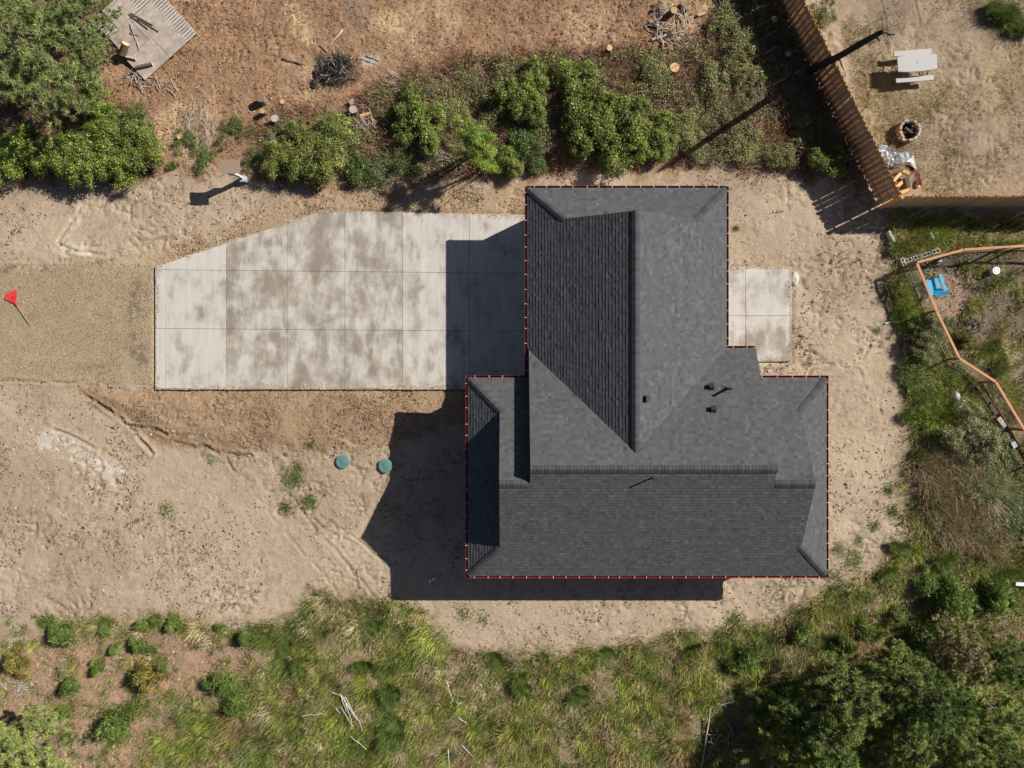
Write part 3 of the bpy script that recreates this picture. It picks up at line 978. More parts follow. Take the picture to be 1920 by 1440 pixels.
# ------------------------------------------------------------------ small things around the house
def lid(px, py, label):
    x, y = P(px, py, .1); z = gh(x, y) - .02
    e = empty('septic_riser_lid', (x, y, z), label, 'septic lid', 'round green septic lids in the sand')
    m = MB()
    m.tube([(x, y, z - .02), (x, y, z + .10), (x, y, z + .11)], [.33, .33, .30], 36)
    m.part('rim', M_lid, e)
    t = MB()
    t.tube([(x, y, z + .09), (x, y, z + .125), (x, y, z + .135)], [.30, .29, .05], 36)
    t.part('cover', M_lid, e)
    for k in range(20):
        a = k * math.pi / 10
        MB().bar((x + .06 * math.cos(a), y + .06 * math.sin(a), z + .138), (x + .27 * math.cos(a), y + .27 * math.sin(a), z + .130), .012, .014).part('rib', M_lid, e)
    MB().tube([(x, y, z + .12), (x, y, z + .15)], .04, 12).part('hub', M_lid, e)


lid(642, 866, 'round green septic lid lying wholly in sun on the sand')
lid(722, 874, 'round green septic lid touching the edge of the house shadow')
for i, (px, py) in enumerate(((806, 1090), (813, 1086.5))):
    x, y = P(px, py, .2); z = gh(x, y)
    e = empty('cleanout_pipe', (x, y, z), ['white capped pipe stub in house shadow, left of a pair', 'white capped pipe stub in house shadow, right of a pair'][i], 'pipe', 'white pipe stubs in the house shadow')
    MB().tube([(x, y, z - .1), (x, y, z + .18)], .05, 14).part('pipe', M_white, e)
    MB().tube([(x, y, z + .18), (x, y, z + .22), (x, y, z + .23)], [.062, .062, .05], 14).part('cap', M_white, e)

# leaf rake on the gravel
ra = P3(31, 571, .05); rb = P3(57, 611, .03)
dz = gh(ra.x, ra.y)
ra.z = dz + .07; rb.z = gh(rb.x, rb.y) + .03
e = empty('leaf_rake', (ra.x, ra.y, dz), 'red plastic fan rake with wooden handle lying on the gravel drive', 'rake')
hd = (rb - ra).normalized()
MB().tube([ra - hd * .05, (ra + rb) / 2 + Vector((0, 0, .004)), rb], .016, 8).part('handle', M_rakeh, e)
m = MB(); m.bar(ra - hd * .16, ra + hd * .10, .05, .04); m.part('socket', M_rake, e)
s = hd.cross(Vector((0, 0, 1))).normalized()
for k in range(-11, 12):
    a = math.radians(k * 3.1)
    dr = (-hd * math.cos(a) + s * math.sin(a))
    p0 = ra - hd * .04; p1 = p0 + dr * .60; p2 = p1 + dr * .05
    p1.z = dz + .05; p2.z = dz + .01
    m = MB(); m.bar(p0, p1, .031, .008); m.bar(p1, p2, .026, .008)
    m.part('tine', M_rake, e)
for rr in (.33,):
    m = MB()
    pts = [ra - hd * .04 + (-hd * math.cos(math.radians(q)) + s * math.sin(math.radians(q))) * rr + Vector((0, 0, .012)) for q in range(-34, 35, 4)]
    m.tube(pts, .010, 6); m.part('brace', M_rake, e)

# utility pedestal with brown board roof
bx, by = P(455, 336); bz = gh(bx, by)
e = empty('utility_post', (bx, by, bz), 'grey utility post with meter box under a brown board roof', 'utility post')
m = MB(); m.box((bx, by, bz + .75), (.12, .12, 1.6)); m.part('post', M_util, e)
m = MB(); m.box((bx - .10, by + .02, bz + 1.15), (.34, .20, .62)); m.box((bx - .10, by - .09, bz + 1.15), (.28, .03, .54)); m.part('meter_box', M_util, e)
m = MB(); m.tube([(bx + .12, by - .06, bz - .05), (bx + .12, by - .06, bz + .9), (bx + .02, by - .06, bz + 1.05)], .035, 8); m.part('conduit', M_white, e, True)
m = MB(); m.box((bx + .08, by - .05, bz + .15), (.30, .26, .30)); m.part('base_box', M_util, e)
tx, ty = P(432, 312, 1.66)
M = Matrix.Rotation(math.radians(4), 4, 'X')
m = MB(); m.box((tx, ty, 1.66 + bz), (.86, .62, .022), M=M); r_ = m.part('board_roof', M_brownboard, e)
for yy in (-.2, .2):
    MB().box((tx, ty + yy, 1.63 + bz), (.8, .05, .035), M=M).part('batten', M_darkwood, r_)

# concrete spill by the patio
v = []
for k in range(7):
    pass
sx, sy = P(1488, 523)


def blob(cx, cy, cz, rx, ry, rz, seed=0, nu=14, nv=7, jit=.25):
    vs = []; fs = []
    r = np.random.default_rng(seed)
    for j in range(nv + 1):
        t = (j / nv) * math.pi * .55
        for i in range(nu):
            p = 2 * math.pi * i / nu
            q = 1 + jit * (fbm(np.array([math.cos(p) * 2 + seed * 7.3]), np.array([math.sin(p) * 2 + t * 2]), 1.0, seed)[0] - .5) * 2
            vs.append((cx + rx * math.sin(t) * math.cos(p) * q, cy + ry * math.sin(t) * math.sin(p) * q, cz + rz * math.cos(t) * q))
    for j in range(nv):
        for i in range(nu):
            i2 = (i + 1) % nu
            fs.append((j * nu + i, (j + 1) * nu + i, (j + 1) * nu + i2, j * nu + i2))
    return vs, fs


v, f = blob(sx + .05, sy, -.02, .20, .32, .10, 3)
solo('concrete_spill', v, f, M_lump, 'rough lump of spilled concrete against the patio slab', 'concrete lump', smooth=True)

# ------------------------------------------------------------------ board fence
PK = {}
for nm, mm in (('near', M_cedarg), ('far', M_cedar), ('tan', M_cedar_bounce)):
    vs = [(-.073, -.009, 0), (.073, -.009, 0), (.073, .009, 0), (-.073, .009, 0)]
    top = [(-.073, 1.93), (-.045, 1.97), (.045, 1.97), (.073, 1.93)]
    a = [(-.073, 0), (.073, 0)] + top[::-1]
    k = len(a)
    vs = [(x, -.009, z) for x, z in a] + [(x, .009, z) for x, z in a]
    fs = [tuple(range(k)), tuple(reversed(range(k, 2 * k)))] + [(i, i + k, (i + 1) % k + k, (i + 1) % k) for i in range(k)]
    me = new_mesh('picket', np.array(vs), fs); me.materials.append(M_cedar)
    me.materials.append(mm)
    for q in ((0,) if nm != 'far' else ()):
        me.polygons[q].material_index = 1
    PK[nm] = me


def fence(a, b, label, near_sign, pitch=.25, near='near'):
    a = Vector((*a, 0)); b = Vector((*b, 0))
    d = (b - a); L = d.length; d.normalize()
    nn = Vector((-d.y, d.x, 0)) * near_sign      # towards the house side
    mid = (a + b) / 2
    e = empty('board_fence', (mid.x, mid.y, 0), label, 'fence', 'board fences round the neighbouring yard')
    ang = math.atan2(d.y, d.x)
    for z in (.35, 1.05, 1.72):
        m = MB(); m.bar(a + Vector((0, 0, z)), b + Vector((0, 0, z)), .038, .088); m.part('rail', M_cedar, e)
    k = int(L / 2.4)
    for i in range(k + 1):
        p = a + d * (L * i / k)
        m = MB(); m.box((p.x, p.y, .9), (.088, .04, 1.9), ang); m.part('post', M_cedar, e)
    if near == 'tan':
        MB().box((a.x - .01, a.y - .02, .95), (.15, .15, 2.0), .5).part('corner_post', M_cedar, e)  # extra post, added to stop sun streaking through the corner gap
    for i in range(int(L / pitch)):
        for side, nm in ((1, near), (-1, 'far')):
            t = (i + .25 + (0 if side > 0 else .5)) * pitch + random.gauss(0, .008)
            if t > L: continue
            p = a + d * t + nn * side * .0285
            o = link('picket', PK[nm], e)
            o.location = (p.x, p.y, gh(p.x, p.y) * .5 + random.uniform(-.03, .025))
            o.rotation_euler = (random.uniform(-.006, .006), random.gauss(0, .010), ang + random.gauss(0, .03))


fa = P(1412, -90); fb = P(1651, 389); fc = P(2010, 387)
fence(fa, fb, 'tall cedar board fence running diagonally beside the dark thicket', -1)
fence((fb[0] + .02, fb[1] + .02), fc, 'tall board fence running straight to the right photo edge', -1, .19, 'tan')

# ------------------------------------------------------------------ logs, sticks, piles
def log(name, p0, p1, r, label, cat, group=None, bark=None, cut=None, r1=None, seg=10):
    p0 = Vector(p0); p1 = Vector(p1); r1 = r1 or r * .93
    base = (p0 + p1) / 2; base.z = min(p0.z, p1.z) - r * .3
    e = empty(name, base, label, cat, group)
    d = p1 - p0
    pts = [p0 + d * t for t in (0, .25, .5, .75, 1)]
    j = d.length * .015
    pts = [pts[0]] + [q + Vector((random.uniform(-j, j), random.uniform(-j, j), 0)) for q in pts[1:-1]] + [pts[-1]]
    MB().tube(pts, [r + (r1 - r) * t for t in (0, .25, .5, .75, 1)], seg, cap=False, jit=.16).part('bark', bark or M_bark, e, True)
    dn = d.normalized()
    for q, s_, rr in ((p0, -1, r), (p1, 1, r1)):
        MB().disc(q + dn * s_ * .003, dn * s_, rr * 1.02, seg + 2, jit=.08).part('cut_face', cut or M_cut, e)
    return e


def standing(px, py, r, h, label, cat='stump', group=None, lean=(0, 0), cut=None, bark=None):
    x, y = P(px, py, h)
    z = gh(x, y)
    return log('tree_stump' if cat == 'stump' else 'log_round', (x, y, z - .08), (x + lean[0], y + lean[1], z + h), r, label, cat, group, bark, cut, r1=r * .9)


def lying(pxa, pya, pxb, pyb, r, label, group=None, bark=None, cut=None, zb=0, name='log', r1=None):
    x0, y0 = P(pxa, pya, r); x1, y1 = P(pxb, pyb, r)
    return log(name, (x0, y0, gh(x0, y0) + r * .8 + zb), (x1, y1, gh(x1, y1) + r * .8 + zb), r, label, 'log', group, bark, cut, r1)


def stick_mb(p0, p1, r, kinks=4, jit=.05, fork=True):
    p0 = Vector(p0); p1 = Vector(p1); L = (p1 - p0).length
    m = MB()
    pts = [p0 + (p1 - p0) * (i / kinks) for i in range(kinks + 1)]
    pts = [q if i in (0,) else q + Vector((random.uniform(-1, 1), random.uniform(-1, 1), random.uniform(-.4, .4))) * jit * L for i, q in enumerate(pts)]
    m.tube(pts, [r * (1 - .55 * i / kinks) for i in range(kinks + 1)], 5)
    if fork and L > .5:
        for _ in range(random.choice((1, 1, 2))):
            k = random.randint(1, kinks - 1)
            dirn = (p1 - p0).normalized()
            sd = Vector((-dirn.y, dirn.x, random.uniform(-.1, .3))) * random.choice((-1, 1))
            q = pts[k]
            m.tube([q, q + (dirn + sd * .5) * L * .16, q + (dirn * 1.3 + sd * .9) * L * .25], [r * .6, r * .45, r * .25], 4)
    return m


def stick(pxa, pya, pxb, pyb, r, label, group=None, m=None, zb=0.0, jit=.04, fork=True, z1=None):
    x0, y0 = P(pxa, pya); x1, y1 = P(pxb, pyb)
    s_ = stick_mb((x0, y0, gh(x0, y0) + r + zb), (x1, y1, gh(x1, y1) + r + (zb if z1 is None else z1)), r, jit=jit, fork=fork)
    return s_.solo('stick', m or M_stick, label, 'stick', group, smooth=True)


def pile(px, py, rx, ry, n, label, group, m=None, rmin=.012, rmax=.03, lmin=.5, lmax=1.5, zmax=.45, ang=None):
    for i in range(n):
        a = random.uniform(0, 2 * math.pi); q = math.sqrt(random.random())
        cx, cy = P(px + rx * q * math.cos(a), py + ry * q * math.sin(a))
        t = random.uniform(0, math.pi) if ang is None else random.gauss(ang, .45)
        L = random.uniform(lmin, lmax); z = gh(cx, cy) + .04 + zmax * (1 - q * q) * random.random()
        dv = Vector((math.cos(t), math.sin(t), random.uniform(-.12, .12))) * L / 2
        stick_mb(Vector((cx, cy, z)) - dv, Vector((cx, cy, z)) + dv, random.uniform(rmin, rmax), jit=.05).solo('stick', m or (M_stick if random.random() < .7 else M_greywood), label, 'stick', group, smooth=True)


# brush pile at the top edge
pile(1262, 45, 46, 38, 46, 'bare stick tangled in the brush pile at the top edge', 'sticks of the top brush pile', rmax=.035)
LG = 'logs in and beside the brush pile'
standing(1263, 14, .16, .55, 'log with round sawn orange end upright in the top brush pile', 'log', LG, (.02, -.12))
lying(1224, 20, 1240, 5, .10, 'grey log at the left side of the top brush pile', LG)
lying(1275, 8, 1290, 20, .11, 'thick grey log at the top right of the brush pile', LG)
lying(1222, 75, 1262, 62, .07, 'long bare limb across the lower left of the brush pile', LG, M_greywood)
lying(1280, 78, 1298, 68, .045, 'pale limb end at the lower right of the brush pile', LG, M_greywood)
lying(1218, 42, 1234, 50, .09, 'short grey log at the left rim of the brush pile', LG, M_greywood)
lying(1308, 29, 1322, 25, .07, 'orange split log lying right of the brush pile', LG, M_cut)
# branch pile and split logs in the thicket
pile(685, 235, 24, 20, 26, 'bare grey stick in the branch pile behind the thicket', 'sticks of the thicket branch pile', M_greywood, ang=-1.0, lmin=.5, lmax=1.2, zmax=.5)
LG = 'cut logs around the thicket'
standing(662, 205, .20, .42, 'squat dark log round above the thicket branch pile', 'log', LG, cut=M_greywood)
lying(655, 194, 664, 188, .12, 'weathered log with pale end left of the branch pile', LG, M_greywood)
lying(675, 218, 694, 213, .09, 'split orange log across the top of the branch pile', LG, M_cut)
lying(703, 258, 712, 274, .07, 'split orange log leaning below the branch pile', LG, M_cut)
lying(716, 268, 727, 254, .08, 'split reddish log right below the branch pile', LG, M_cut)
lying(643, 248, 652, 262, .11, 'grey log half hidden under the branch pile', LG, M_greywood)
standing(493, 206, .13, .38, 'log with bright orange sawn end by the bark clearing', 'log', LG, (-.03, -.05))
standing(488, 184, .20, .45, 'dark upright log round above the orange-ended log', 'log', LG, cut=M_bark)
standing(515, 222, .19, .40, 'pale grey log round below the orange-ended log', 'log', LG, cut=M_greywood)
standing(529, 191, .12, .06, 'flat sawn stump flush with the bark-covered clearing', 'stump', 'sawn stumps')
standing(337, 256, .14, .18, 'low ring-shaped stump above the brown-roofed utility post', 'stump', 'sawn stumps')
standing(1143, 90, .15, .35, 'pale sawn stump at the upper rim of the thicket', 'stump', 'sawn stumps')
standing(1265, 126, .24, .22, 'broad pale stump amid the ground cover', 'stump', 'sawn stumps')
standing(1452, 36, .16, .30, 'sawn stump in fence shade, upper of two', 'stump', 'sawn stumps')
standing(1478, 101, .14, .30, 'sawn stump in fence shade, lower of two', 'stump', 'sawn stumps')
standing(1547, 21, .15, .5, 'grey stump inside the small shrub beyond the fence', 'stump', 'sawn stumps', cut=M_greywood)
# something pale in the thicket by the logs
x0, y0 = P(515, 266); z0 = gh(x0, y0)
v, f = blob(x0, y0, z0, .26, .32, .22, 11, jit=.5)
solo('plastic_bag', v, f, M_white, 'crumpled white plastic bag among the logs left of the bush', 'bag')

# burnt pile
bx_, by_ = P(630, 132); bz_ = gh(bx_, by_)
e = empty('burn_pile', (bx_, by_, bz_), 'heap of black charred branches and ash in the clearing', 'burn pile')
v, f = blob(bx_, by_, bz_ - .06, .62, .55, .17, 5, 26, 9, .9)
part('ash_heap', v, f, M_char, e, smooth=True)
for i in range(170):
    a = random.uniform(0, 6.28); q = math.sqrt(random.random()) * random.uniform(.75, 1.1)
    c_ = Vector((bx_ + q * 1.0 * math.cos(a), by_ + q * .9 * math.sin(a), bz_ + .03 + .2 * (1 - q * q)))
    t = random.uniform(0, math.pi); L = random.uniform(.15, .6)
    dv = Vector((math.cos(t), math.sin(t), random.uniform(-.5, .5))) * L / 2
    stick_mb(c_ - dv, c_ + dv, random.uniform(.008, .026), 3, .08, False).part('charred_stick', M_char if random.random() < .62 else (M_ash if random.random() < .6 else M_stick), e)
for q in ((592, 140), (588, 160), (612, 146)):
    x0, y0 = P(*q); v, f = blob(x0, y0, gh(x0, y0) - .02, .14, .24, .12, int(q[0]), jit=.5)
    part('charred_log', v, f, M_char, e)
stick(643, 57, 616, 89, .028, 'straight whitish pole beside the burnt heap', m=M_pale, jit=.008, fork=False)
stick(530, 110, 571, 123, .035, 'dark forked branch left of the burnt heap', m=M_darkwood)
stick(599, 86, 614, 99, .03, 'short dark stick touching the burnt heap', m=M_darkwood, fork=False)
stick(685, 105, 710, 115, .025, 'dark stick on the pale ash patch', m=M_darkwood, fork=False)
stick(675, 112, 705, 122, .02, 'lower thin stick on the pale ash patch', m=M_darkwood, fork=False)

# timber deck with plywood sheets, top left
o0 = P3(371, 62, .15); uu = (P3(277, 148, .15) - o0); vv = (P3(315, -2, .15) - o0)
uu.z = 0; uu.normalize(); vv = Vector((-uu.y, uu.x, 0)) if Vector((-uu.y, uu.x, 0)).dot(vv) > 0 else Vector((uu.y, -uu.x, 0))
o0.z = gh(o0.x, o0.y) + .14
deck = empty('timber_deck', o0 + uu * 1.6 + vv * 1.4 - Vector((0, 0, .14)), 'low weathered timber deck half covered with plywood, top left', 'deck')
for i in range(26):
    p = o0 + vv * (.07 + i * .145)
    MB().bar(p + uu * random.uniform(0, .03), p + uu * (3.2 + random.uniform(-.05, .05)), .100, .035).part('deck_board', M_greywood, deck)
for s_ in (.12, .56, 1.6, 2.9):
    MB().bar(o0 + uu * s_ - Vector((0, 0, .075)), o0 + uu * s_ + vv * 3.8 - Vector((0, 0, .075)), .05, .11).part('joist', M_darkwood, deck)
M_ply = mat('plywood', (0.33, 0.275, 0.235), 0.85, nscale=3, namt=0.35, objtint=0.14)
k = 0
PLL = ['lower right square plywood sheet on the timber deck', 'lower left plywood sheet on the timber deck', 'upper right plywood sheet on the timber deck', 'upper left plywood sheet on the timber deck', 'plywood sheet partly under the conifer on the deck']
for (u0, u1, v0, v1) in ((.62, 1.72, .0, 1.22), (1.74, 3.3, .02, 1.26), (.62, 1.9, 1.26, 2.5), (1.92, 3.2, 1.28, 2.6), (1.3, 2.6, 2.64, 3.6)):
    c_ = o0 + uu * ((u0 + u1) / 2) + vv * ((v0 + v1) / 2) + Vector((0, 0, .027 + .003 * k))
    M = Matrix((uu, vv, uu.cross(vv))).transposed().to_4x4()
    MB().box(c_, (u1 - u0, v1 - v0, .013), M=M).solo('plywood_sheet', M_ply, PLL[k], 'plywood', 'plywood sheets on the deck')
    k += 1
dk = o0.z + .05
def on_deck(px, py, z=0.0):
    x, y = P(px, py, .2); return Vector((x, y, dk + z))
log('log_round', on_deck(233, 104, .12), on_deck(245, 90, .42), .17, 'sawn log with bright yellow end standing on plywood', 'log', 'logs on the deck')
log('log', on_deck(238, 108, .05), on_deck(256, 112, .05), .06, 'small dark log beside the yellow-ended log on plywood', 'log', 'logs on the deck', M_greywood)
log('log', on_deck(256, 128, .06), on_deck(287, 121, .06), .085, 'dark log lying at the lower edge of the plywood', 'log', 'logs on the deck', M_darkwood)
for q, lb in (((242, 27, 278, 55), 'thin brown lath on plywood, leftmost of three'), ((258, 35, 298, 60), 'thin brown lath on plywood, longest of three'), ((246, 25, 287, 48), 'thin brown lath on plywood, uppermost of three')):
    MB().bar(on_deck(q[0], q[1], .02), on_deck(q[2], q[3], .02), .035, .03).solo('lath', M_darkwood, lb, 'lath', 'laths on the plywood')
for q, lb in (((246, 45, 258, 78), 'forked branch lying down the middle of the plywood'), ((245, 62, 265, 68), 'short dark branch across the plywood sheets'), ((258, 80, 262, 95), 'pale stick beside the yellow-ended log')):
    stick_mb(on_deck(q[0], q[1], .04), on_deck(q[2], q[3], .04), .025).solo('stick', M_stick, lb, 'stick', 'sticks on the plywood', True)
pile(258, 150, 24, 14, 22, 'dead stick in the small brush heap below the deck', 'sticks below the deck', lmin=.3, lmax=.9, zmax=.25)
pile(300, 165, 30, 12, 9, 'scattered dead stick on bark below the deck', 'scattered sticks below the deck', lmin=.4, lmax=1.0, zmax=.02)
pile(200, 105, 16, 14, 8, 'dark stick between conifer and deck', 'sticks between conifer and deck', M_darkwood, lmin=.4, lmax=1.0, zmax=.1)
pile(375, 240, 32, 38, 60, 'thin grey twig of the dead shrub in the bark clearing', 'twigs of the dead grey shrub', M_greywood, .006, .012, .5, 1.1, .35, 1.2)

# dead snag by the fence
sb = P3(1513, 134); sb.z = gh(sb.x, sb.y)
tp = P3(1654, 56, 6.0)
e = empty('dead_snag', sb, 'tall charred dead trunk leaning out over the board fence', 'dead tree')
pts = [sb + (tp - sb) * t + Vector((.06 * math.sin(t * 7), .06 * math.cos(t * 5) - .06, 0)) for t in (-.02, .15, .3, .45, .6, .75, .88, .96, 1)]
MB().tube(pts, [.20, .17, .155, .145, .135, .125, .115, .105, .06], 10, jit=.25).part('trunk', M_char, e, True)
dn = (tp - sb).normalized()
def br(t, off, L2, r):
    p = sb + (tp - sb) * t
    stick_mb(p, p + Vector(off), r, 4, .06).part('branch', M_char, e)
br(.95, (.62, -.10, .05), 1, .05); br(.90, (.22, -.28, .1), 1, .05); br(.82, (.15, -.3, .05), 1, .035)
br(.70, (.25, -.12, .05), 1, .02); br(.62, (-.1, .25, .05), 1, .018); br(.45, (.30, -.18, -.3), 1, .02); br(.86, (-.06, .25, .2), 1, .02)
stick(1577, 107, 1587, 145, .03, 'pale birch-like stick on the yard near the snag', m=M_pale, fork=False)

# ------------------------------------------------------------------ neighbour's yard: picnic table, fire ring, wood pile
tc_ = Vector((18.59, 14.73, 0)); ra_ = math.radians(4.5)
zt = gh(tc_.x, tc_.y)
e = empty('picnic_table', (tc_.x, tc_.y, zt), 'light grey plastic picnic table with two attached benches', 'picnic table')
RT = Matrix.Translation((tc_.x, tc_.y, zt)) @ Matrix.Rotation(ra_, 4, 'Z')


def rounded_plank(L, Wm, We, z, t, cx=0, cy=0, bow=0.0):
    """board with bowed long sides"""
    pts = []
    nseg = 10
    for i in range(nseg + 1):
        x = -L / 2 + L * i / nseg; w = We + (Wm - We) * (1 - (2 * x / L) ** 2)
        pts.append((x, -w / 2))
    for i in range(nseg + 1):
        x = L / 2 - L * i / nseg; w = We + (Wm - We) * (1 - (2 * x / L) ** 2)
        pts.append((x, w / 2))
    n = len(pts)
    ins = [(x * .985, y * .955) for x, y in pts]
    vs = [RT @ Vector((x + cx, y + cy, z - t)) for x, y in pts] + [RT @ Vector((x + cx, y + cy, z - .012)) for x, y in pts] + [RT @ Vector((x + cx, y + cy, z)) for x, y in ins]
    fs = [tuple(range(2 * n, 3 * n)), tuple(reversed(range(n)))]
    for i in range(n):
        j = (i + 1) % n
        fs += [(i, j, n + j, n + i), (n + i, n + j, 2 * n + j, 2 * n + i)]
    return vs, fs


v, f = rounded_plank(1.82, .80, .68, .74, .05)
top_ = part('tabletop', v, f, M_tablew, e)
for k in range(-3, 4):
    MB().bar(RT @ Vector((-.82, k * .095, .742)), RT @ Vector((.82, k * .095, .742)), .010, .003).part('groove', M_util, top_)
MB().tube([RT @ Vector((0, 0, .735)), RT @ Vector((0, 0, .745))], .025, 10).part('umbrella_hole', M_black, top_)
for sg, nm in ((-.61, 'bench'), (.61, 'bench')):
    v, f = rounded_plank(1.76, .255, .235, .44, .045, 0, sg)
    part('bench', v, f, M_tablew, e)
for x in (-.62, .62):
    m = MB()
    m.tube([RT @ Vector((x, -.30, .70)), RT @ Vector((x, -.50, .03)), RT @ Vector((x, .50, .03)), RT @ Vector((x, .30, .70))], .018, 8)
    m.part('leg_frame', M_dmetal, e, True)
    m = MB(); m.tube([RT @ Vector((x, -.70, .40)), RT @ Vector((x, .70, .40))], .02, 8)
    m.part('bench_support', M_dmetal, e, True)
    m = MB(); m.tube([RT @ Vector((x, 0, .40)), RT @ Vector((x * .25, 0, .68))], .014, 6); m.part('brace', M_dmetal, e)

fx, fy = P(1704, 245, .25); fz = gh(fx, fy)
e = empty('fire_ring', (fx, fy, fz), 'round fire pit of stacked stone blocks with charred wood', 'fire pit')
for row in range(3):
    nb = 13
    for k in range(nb):
        if row == 2 and k in (2, 8): continue
        a = 2 * math.pi * (k + .5 * row) / nb + random.uniform(-.05, .05)
        r = .45 + random.uniform(-.02, .02)
        MB().box((fx + r * math.cos(a), fy + r * math.sin(a), fz + .06 + row * .125), (.115, .195 + random.uniform(-.02, .015), .118), a + random.uniform(-.1, .1), taper=.93).part('stone_block', M_stone, e)
v, f = blob(fx, fy, fz - .02, .40, .40, .08, 8)
part('ash_bed', v, f, M_char, e, smooth=True)
for (a, L, z, lb) in ((.4, .5, .16, 'half-burnt log in the fire pit, upper one'), (-.7, .42, .22, 'half-burnt log in the fire pit, crossing one'), (2.2, .4, .12, 'black log in the fire pit, lowest one')):
    dv = Vector((math.cos(a), math.sin(a), .1)) * L / 2
    log('firewood', Vector((fx, fy, fz + z)) - dv, Vector((fx, fy, fz + z)) + dv, .06, lb, 'firewood', 'logs in the fire pit', M_char if z < .2 else M_bark)

# firewood stack under tarp
def splitlog(pa, pb, r, z, label):
    x0, y0 = P(*pa, z); x1, y1 = P(*pb, z)
    a = Vector((x0, y0, z)); b = Vector((x1, y1, z + .02))
    d = (b - a).normalized(); s_ = d.cross(Vector((0, 0, 1))).normalized(); u_ = s_.cross(d)
    e = empty('firewood', ((x0 + x1) / 2, (y0 + y1) / 2, z - r), label, 'firewood', 'split firewood by the fence corner')
    prof = [(-r, -r * .5), (0, -r), (r, -r * .4), (r * .7, r * .6), (-r * .5, r * .9)]
    vs = [a + s_ * x + u_ * y for x, y in prof] + [b + s_ * x * .95 + u_ * y * .95 for x, y in prof]
    part('split_side', vs, [(i, (i + 1) % 5, (i + 1) % 5 + 5, i + 5) for i in range(5)], M_cut if r < .13 else M_bark, e)
    part('cut_face', vs, [(4, 3, 2, 1, 0), (5, 6, 7, 8, 9)], M_cut, e)


splitlog((1665, 325), (1687, 318), .14, .42, 'thick split log at the top of the stack beside the tarp')
splitlog((1673, 340), (1687, 325), .12, .30, 'split log with pale face below the top log')
splitlog((1692, 320), (1706, 327), .12, .30, 'split log beside the maroon cloth')
splitlog((1698, 333), (1703, 352), .13, .28, 'upright split log in the middle of the stack')
splitlog((1686, 362), (1702, 356), .12, .16, 'split log at the bottom front of the stack')
splitlog((1678, 352), (1690, 342), .12, .20, 'dark split log in the shaded gap of the stack')
splitlog((1684, 370), (1706, 366), .07, .12, 'thin pale split piece beside the fence corner')


def cloth(name, outline, hfun, m, label, cat, seed, n=34):
    poly = Pa(outline)
    x0, y0 = poly.min(0); x1, y1 = poly.max(0)
    xs = np.linspace(x0, x1, n); ys = np.linspace(y0, y1, n)
    X, Y = np.meshgrid(xs, ys)
    ins = sdf(poly, X, Y) + .12 * (fbm(X, Y, 3, seed) - .5) > 0
    Z = hfun(X, Y) + .20 * np.abs(fbm(X, Y, 2.6, seed + 1) - .5) * 2 + .10 * np.abs(fbm(X, Y, 6, seed + 2) - .5)
    vid = -np.ones(X.shape, int); vs = []; fs = []
    for j in range(n - 1):
        for i in range(n - 1):
            if ins[j, i] and ins[j, i + 1] and ins[j + 1, i] and ins[j + 1, i + 1]:
                q = []
                for (a, b) in ((j, i), (j, i + 1), (j + 1, i + 1), (j + 1, i)):
                    if vid[a, b] < 0:
                        vid[a, b] = len(vs); vs.append((X[a, b], Y[a, b], Z[a, b]))
                    q.append(vid[a, b])
                fs.append(tuple(q))
    o = solo(name, vs, fs, m, label, cat, smooth=False)
    md = o.modifiers.new('thick', 'SOLIDIFY'); md.thickness = .006
    return o


cx_, cy_ = P(1690, 318)
cloth('tarp', [(1638, 274), (1660, 276), (1676, 288), (1697, 287), (1706, 305), (1712, 322), (1704, 326), (1690, 311), (1664, 318), (1650, 304)], lambda X, Y: .12 + .45 * np.exp(-((X - cx_) ** 2 + (Y - cy_) ** 2) / .5), M_tarp, 'crumpled silver tarp over the firewood by the fence', 'tarp', 81)
cloth('maroon_cloth', [(1686, 312), (1700, 316), (1712, 325), (1719, 340), (1721, 356), (1708, 352), (1706, 334), (1694, 322)], lambda X, Y: .40 + 0 * X, M_maroon, 'dark maroon cloth between tarp and split logs', 'cloth', 91)
x0, y0 = P(1720, 345); v, f = blob(x0, y0, gh(x0, y0), .10, .22, .18, 21)
solo('white_sack', v, f, M_white, 'small white sack at the right of the firewood', 'sack')
stick(1770, 358, 1813, 346, .018, 'thin dark stick on the dry yard above the straight fence', m=M_darkwood, fork=False)

# ------------------------------------------------------------------ garden fence on the right
RH = 1.1
gp = [(1925, 461), (1893, 462.5), (1807, 468), (1719, 492.5), (1756, 583), (1799, 672), (1867, 716), (1921, 806)]
gp = [(2010, 459)] + gp + [(1960, 872)]
gpts = [P3(a, b, RH) for a, b in gp]
mid = gpts[5]
e = empty('garden_fence', (mid.x, mid.y, 0), 'garden fence of orange cedar rails with wire mesh panels', 'fence')
for i in range(len(gpts) - 1):
    a, b = gpts[i], gpts[i + 1]
    d = (b - a).normalized()
    MB().bar(a + d * .015 + Vector((0, 0, .0)), b - d * .015, .105, .04).part('top_rail', M_rail, e)
    lo = Vector((0, 0, -RH + .12))
    MB().bar(a + lo, b + lo, .04, .09).part('bottom_rail', M_post, e)
    m = MB(); L = (b - a).length
    for k in range(1, int(L / .10)):
        q = a + d * (k * .10)
        m.bar((q.x, q.y, .10), (q.x, q.y, RH - .02), .005, .005)
    for k in range(1, 10):
        z = Vector((0, 0, -RH + .10 * k + .08))
        m.bar(a + z, b + z, .005, .005)
    m.part('wire_mesh', M_wire, e)
for i, p in enumerate(gpts):
    z0 = gh(p.x, p.y)
    MB().box((p.x, p.y, (RH - .022 + z0 - .1) / 2), (.09, .09, RH - .022 - z0 + .1), .4).part('post', M_post, e)


